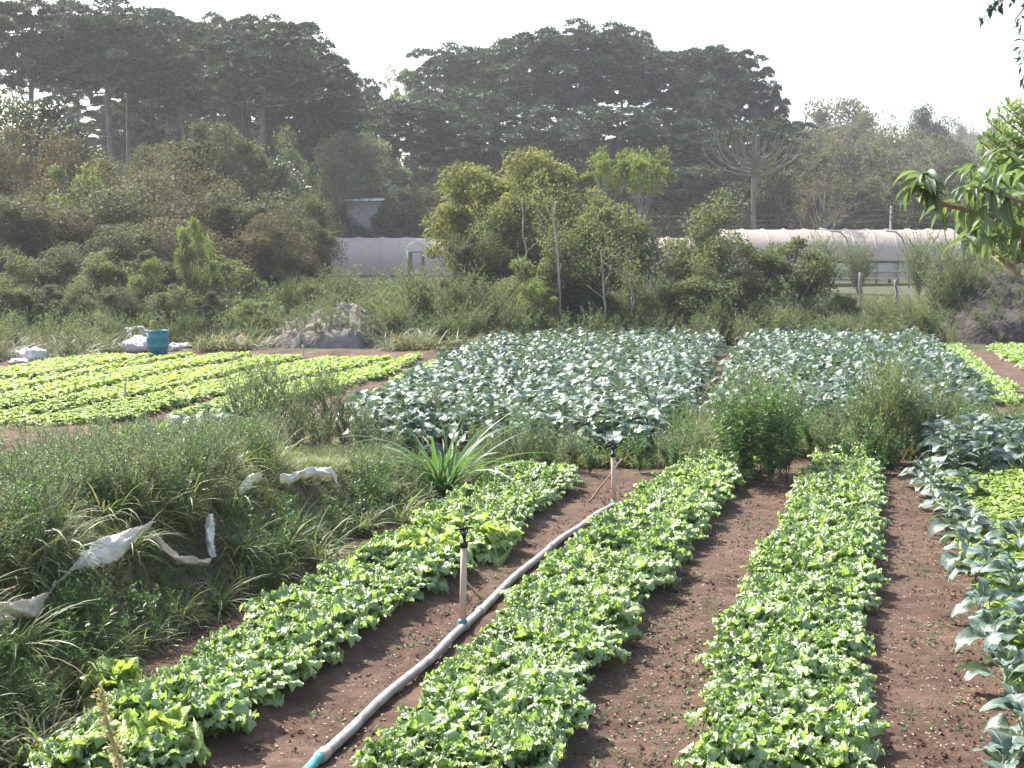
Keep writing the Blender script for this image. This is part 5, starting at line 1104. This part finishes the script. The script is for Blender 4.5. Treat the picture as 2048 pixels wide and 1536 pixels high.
# door frame in front of the left greenhouse
Y = 92; e = tag(link('hoop_frame', None), 'wooden post frame with a bent hoop before the left greenhouse', 'frame')
a, b, c, d = at(820, 590, Y), at(820, 504, Y), at(846, 504, Y), at(846, 590, Y)
for n_, p, q, m in (('post', a, b, .28), ('post', d, c, .16)):
    mb = MB(); bar(mb, p, q, m); link(n_, mb.mesh('frame_post', M['darkwood']), e)
mb = MB(); bar(mb, b + [-.3, 0, 0], c + [.1, 0, 0], .12); link('crossbar', mb.mesh('crossbar', M['greywood']), e)
mb = MB(); tube(mb, [at(u, v, Y - .3) for u, v in ((806, 590), (806, 540), (808, 510), (818, 490), (832, 484), (845, 490), (850, 510), (851, 560))], .05, 6); link('hoop', mb.mesh('frame_hoop', M['steel']), e)
mb = MB(); bar(mb, at(812, 545, Y - .5), at(815, 500, Y - .5), .22, .05); link('white_board', mb.mesh('white_board', M['roofwhite']), e)
# bent hoops in front of the right greenhouse
for u, lab in ((1700, 'bare bent hoop standing before the right greenhouse, left one'), (1812, 'bare bent hoop standing before the right greenhouse, right one')):
    mb = MB(); tube(mb, [at(u + du, v, 94) for du, v in ((-40, 462), (-20, 464), (-8, 475), (0, 500), (4, 530), (6, 575))], .06, 6); tag(link('bent_hoop', mb.mesh('bent_hoop', M['greywood'])), lab, 'hoop', 'bent hoops by the right greenhouse')
mb = MB(); bar(mb, at(1640, 457, 96), at(1672, 463, 96), .14, .1); tag(link('ridge_board', mb.mesh('ridge_board', M['roofwhite'])), 'short white board lying on the right greenhouse ridge', 'board')
# shed far behind
Y = 106.3; x0, x1 = at(690, 0, Y)[0], at(756, 0, Y)[0]; zt = at(0, 391, Y)[2]; zb = at(0, 400, Y)[2]; g = G(x0, Y)
e = tag(link('shed', None, None, (x0, Y, g)), 'shed with a thin white roof glimpsed behind the pale grey-green tree', 'shed')
mb = MB(); w_ = x1 - x0
mb.add([(-.3, -.5, zb - g), (w_ + .3, -.5, zb - g + .05), (w_ + .3, 2.5, zt - g), (-.3, 2.5, zt - g), (-.3, -.5, zb - g - .12), (w_ + .3, -.5, zb - g - .07), (w_ + .3, 2.5, zt - g - .12), (-.3, 2.5, zt - g - .12)], [[0, 1, 2, 3], [4, 7, 6, 5], [0, 4, 5, 1], [1, 5, 6, 2], [2, 6, 7, 3], [3, 7, 4, 0]]); link('roof', mb.mesh('roof', M['roofwhite'], False), e)
mb = MB(); box(mb, (0, 0, 0), (w_, 2.2, zb - g - .1)); link('wall', mb.mesh('wall', M['wallpaint'], False), e)
# fence posts
for u, vb, vt, r, lab in [(1722, 612, 545, .10, 'pale grey fence post in the weeds before the right greenhouse'), (1793, 600, 560, .08, 'thin fence post right of the pale one'), (1660, 640, 600, .06, 'short leaning fence post in the weeds')]:
    Y = 56; p = at(u, vb, Y); p[2] = G(p[0], Y) - .1; stick('fence_post', [p, at(u - 1, vt, Y)], r, 'greywood', lab, 'fence post')
# power lines
PY = 108; poles = [(400, 1), (905, 0), (1783, 0), (2300, 1)]; tops = []
for k, (u, hid) in enumerate(poles):
    b = at(u, 400, PY); b[2] = G(b[0], PY); tp = at(u, 418, PY)
    e = tag(link('power_pole', None, None, b), ['power pole hidden in the left thicket', 'power pole behind the central clump', 'slim power pole above the right greenhouse', 'power pole beyond the right edge'][k], 'power pole', 'power poles')
    mb = MB(); tube(mb, [(0, 0, -.3), (0, 0, tp[2] - b[2] + .25)], [.13, .10], 8); link('pole', mb.mesh('pole', M['greywood']), e)
    mb = MB()
    for q in range(3): bar(mb, (-.25, -.12, tp[2] - b[2] - q * .42), (.25, -.12, tp[2] - b[2] - q * .42), .07)
    link('crossarm', mb.mesh('crossarm', M['darkwood']), e); tops.append(tp)
for k in range(3):
    for q in range(3):
        A, B = tops[k], tops[k + 1]; t = np.linspace(0, 1, 24)[:, None]; P = A * (1 - t) + B * t; P[:, 2] -= 1.0 * 4 * (t * (1 - t))[:, 0] * .6 + q * .42; P[:, 1] -= .15
        mb = MB(); tube(mb, P, .022, 4); tag(link('power_wire', mb.mesh('power_wire', M['wire'])), ('topmost', 'middle', 'lowest')[q] + ' wire of the power line ' + ('over the left greenhouse', 'behind the central trees', 'over the right greenhouse end')[k], 'power wire', 'power wires')
# ------------------------------------------------------------------ near branches at the right
def branchtree():
    e = tag(link('big_leaved_tree', None, None, (2.6, 4.3, 0)), 'tree reaching in from the right edge with long drooping leaves', 'tree')
    org = np.array([2.6, 4.3, 0]); br, fo, sm = MB(), MB(), MB()
    Yb = 4.3
    tr_ = [np.array([2.6, 4.3, -.1]), at(2250, 1200, Yb), at(2230, 800, Yb), at(2200, 560, Yb), at(2180, 380, Yb), at(2200, 180, Yb)]
    tube(br, np.array(tr_) - org, [.05, .045, .04, .032, .025, .012], 8)
    def bough(pts, r0): P = np.array([at(u, v, y) for u, v, y in pts]); tube(br, P - org, np.linspace(r0, r0 * .35, len(P)), 6, cap=False); return P
    lv = []
    B = [bough([(2190, 520, 4.3), (2080, 470, 4.2), (1980, 430, 4.1), (1900, 412, 4.05), (1862, 398, 4.0), (1835, 372, 4.0)], .012), bough([(2190, 470, 4.3), (2090, 420, 4.1), (2020, 395, 4.0), (1940, 372, 4.0)], .010),
         bough([(2190, 560, 4.3), (2090, 510, 4.3), (2010, 470, 4.2), (1950, 450, 4.15)], .010), bough([(2185, 400, 4.3), (2100, 350, 4.3), (2040, 325, 4.2), (2000, 300, 4.2)], .008), bough([(1862, 398, 4.0), (1850, 372, 4.0), (1845, 345, 4.0)], .006)]
    def lf(p, yaw, pitch, L, W):
        V, Q, uv = leaf(L, W, 4, 7, arch=rng.uniform(.5, 1.0), cup=.45, wave=.04, freq=2, shape='oval'); fo.add(place(V, pitch, yaw, rng.uniform(-.5, .5), p - org), Q, uv=uv)
    for bi, P in enumerate(B):
        k0 = {0: 22, 1: 20, 2: 18, 3: 16, 4: 16}[bi]
        for k in range(k0 + 4):
            q = 1 - rng.uniform(0, 1) ** 1.6 * (.75 if bi != 4 else .5); t = q * (len(P) - 1); i = min(int(t), len(P) - 2); p = P[i] * (1 - (t - i)) + P[i + 1] * (t - i)
            lf(p + rng.normal(0, .006, 3), rng.uniform(0, 6.28), R(rng.uniform(-45, 20)), rng.uniform(.07, .12), rng.uniform(.02, .031))
    # dense mass at the edge
    for _ in range(240):
        u, v = rng.uniform(1930, 2120), rng.uniform(350, 500); 
        if (u - 1900) < (v - 360) * .2: continue
        lf(at(u, v - 20, 4.2 + rng.uniform(-.25, .4)), rng.uniform(0, 6.28), R(rng.uniform(-60, 15)), rng.uniform(.07, .115), rng.uniform(.02, .029))
    link('trunk', br.mesh('near_trunk', M['stick']), e); link('foliage', fo.mesh('near_leaves', M['bigleaf']), e)
    e2 = tag(link('fine_leaved_tree', None, None, (2.9, 6.0, 0)), 'fine-leaved tree at the right edge above the big drooping leaves', 'tree'); org2 = np.array([2.9, 6.0, 0]); b2, f2 = MB(), MB()
    tube(b2, np.array([(2.9, 6.0, -.1), at(2200, 700, 6.0), at(2130, 430, 6.0), at(2100, 250, 6.0)]) - org2, [.04, .035, .025, .01], 6); pts = []
    for _ in range(150):
        u = rng.uniform(1950, 2085); v = rng.uniform(222 + max(0, 1990 - u) * 2.2, 520); tip = at(u, v - 25, 6.0 + rng.uniform(-.3, .3)); o_ = at(u + 75, v + 35, 6.0); t = np.linspace(0, 1, 5)[:, None]; P = o_ * (1 - t) + tip * t
        tube(b2, P - org2, np.linspace(.006, .002, 5), 4, cap=False); i = rng.integers(1, 4, 26); f = rng.random((26, 1)); pts.append(P[i] * (1 - f) + P[i + 1] * f)
    leafquads(f2, np.concatenate(pts) - org2, .055, .016, 35, 30)
    link('trunk', b2.mesh('fine_trunk', M['stick']), e2); link('foliage', f2.mesh('fine_leaves', M['smallleaf']), e2)
    # dark twigs hanging at the top right corner
    e3 = tag(link('hanging_twig', None, None, at(2120, -60, 5.0)), 'dark small-leaved twig hanging in the top right corner', 'twig'); o3 = at(2120, -60, 5.0); b3, f3 = MB(), MB()
    for pts in ([(2120, -60), (2050, -30), (2005, 0), (1985, 18)], [(2120, -60), (2060, 0), (2030, 40), (2045, 80)], [(2120, -60), (2080, 40), (2052, 90), (2040, 120)], [(2120, -20), (2070, 100), (2050, 140), (2044, 172)], [(2110, -40), (2040, -20), (1978, 12), (1968, 38)]):
        P = np.array([at(u, v, 5.0 + rng.uniform(-.05, .05)) for u, v in pts]); tube(b3, P - o3, np.linspace(.005, .0012, 4), 4, cap=False)
        i = rng.integers(0, 3, 34); f = rng.random((34, 1)); leafquads(f3, P[i] * (1 - f) + P[i + 1] * f + rng.normal(0, .008, (34, 3)) - o3, .038, .015, -30, 35)
    P = np.array([at(u, v, 5.0) for u, v in ((2010, 20), (1995, 45), (1985, 80), (1965, 108))]); tube(b3, P - o3, .0009, 3, cap=False)
    link('stems', b3.mesh('twig_stems', M['twig']), e3); link('foliage', f3.mesh('twig_leaves', M['darkleaf']), e3)
branchtree()
# ------------------------------------------------------------------ haze
HAZE = 0.00048
if HAZE:
    m, t, N, L = nodes('haze'); v = N("ShaderNodeVolumePrincipled"); v.inputs['Color'].default_value = (.93, .93, .97, 1); v.inputs['Density'].default_value = HAZE; v.inputs['Anisotropy'].default_value = .3
    o = N("ShaderNodeOutputMaterial"); L(v.outputs[0], o.inputs['Volume'])
    mb = MB(); box(mb, (-710, -60, -1.6), (710, 905, 62)); h = link('haze', mb.mesh('haze', m, False)); tag(h, 'thin pale haze hanging in the air', 'haze', kind='stuff')
    m.cycles.homogeneous_volume = True if hasattr(m.cycles, 'homogeneous_volume') else None
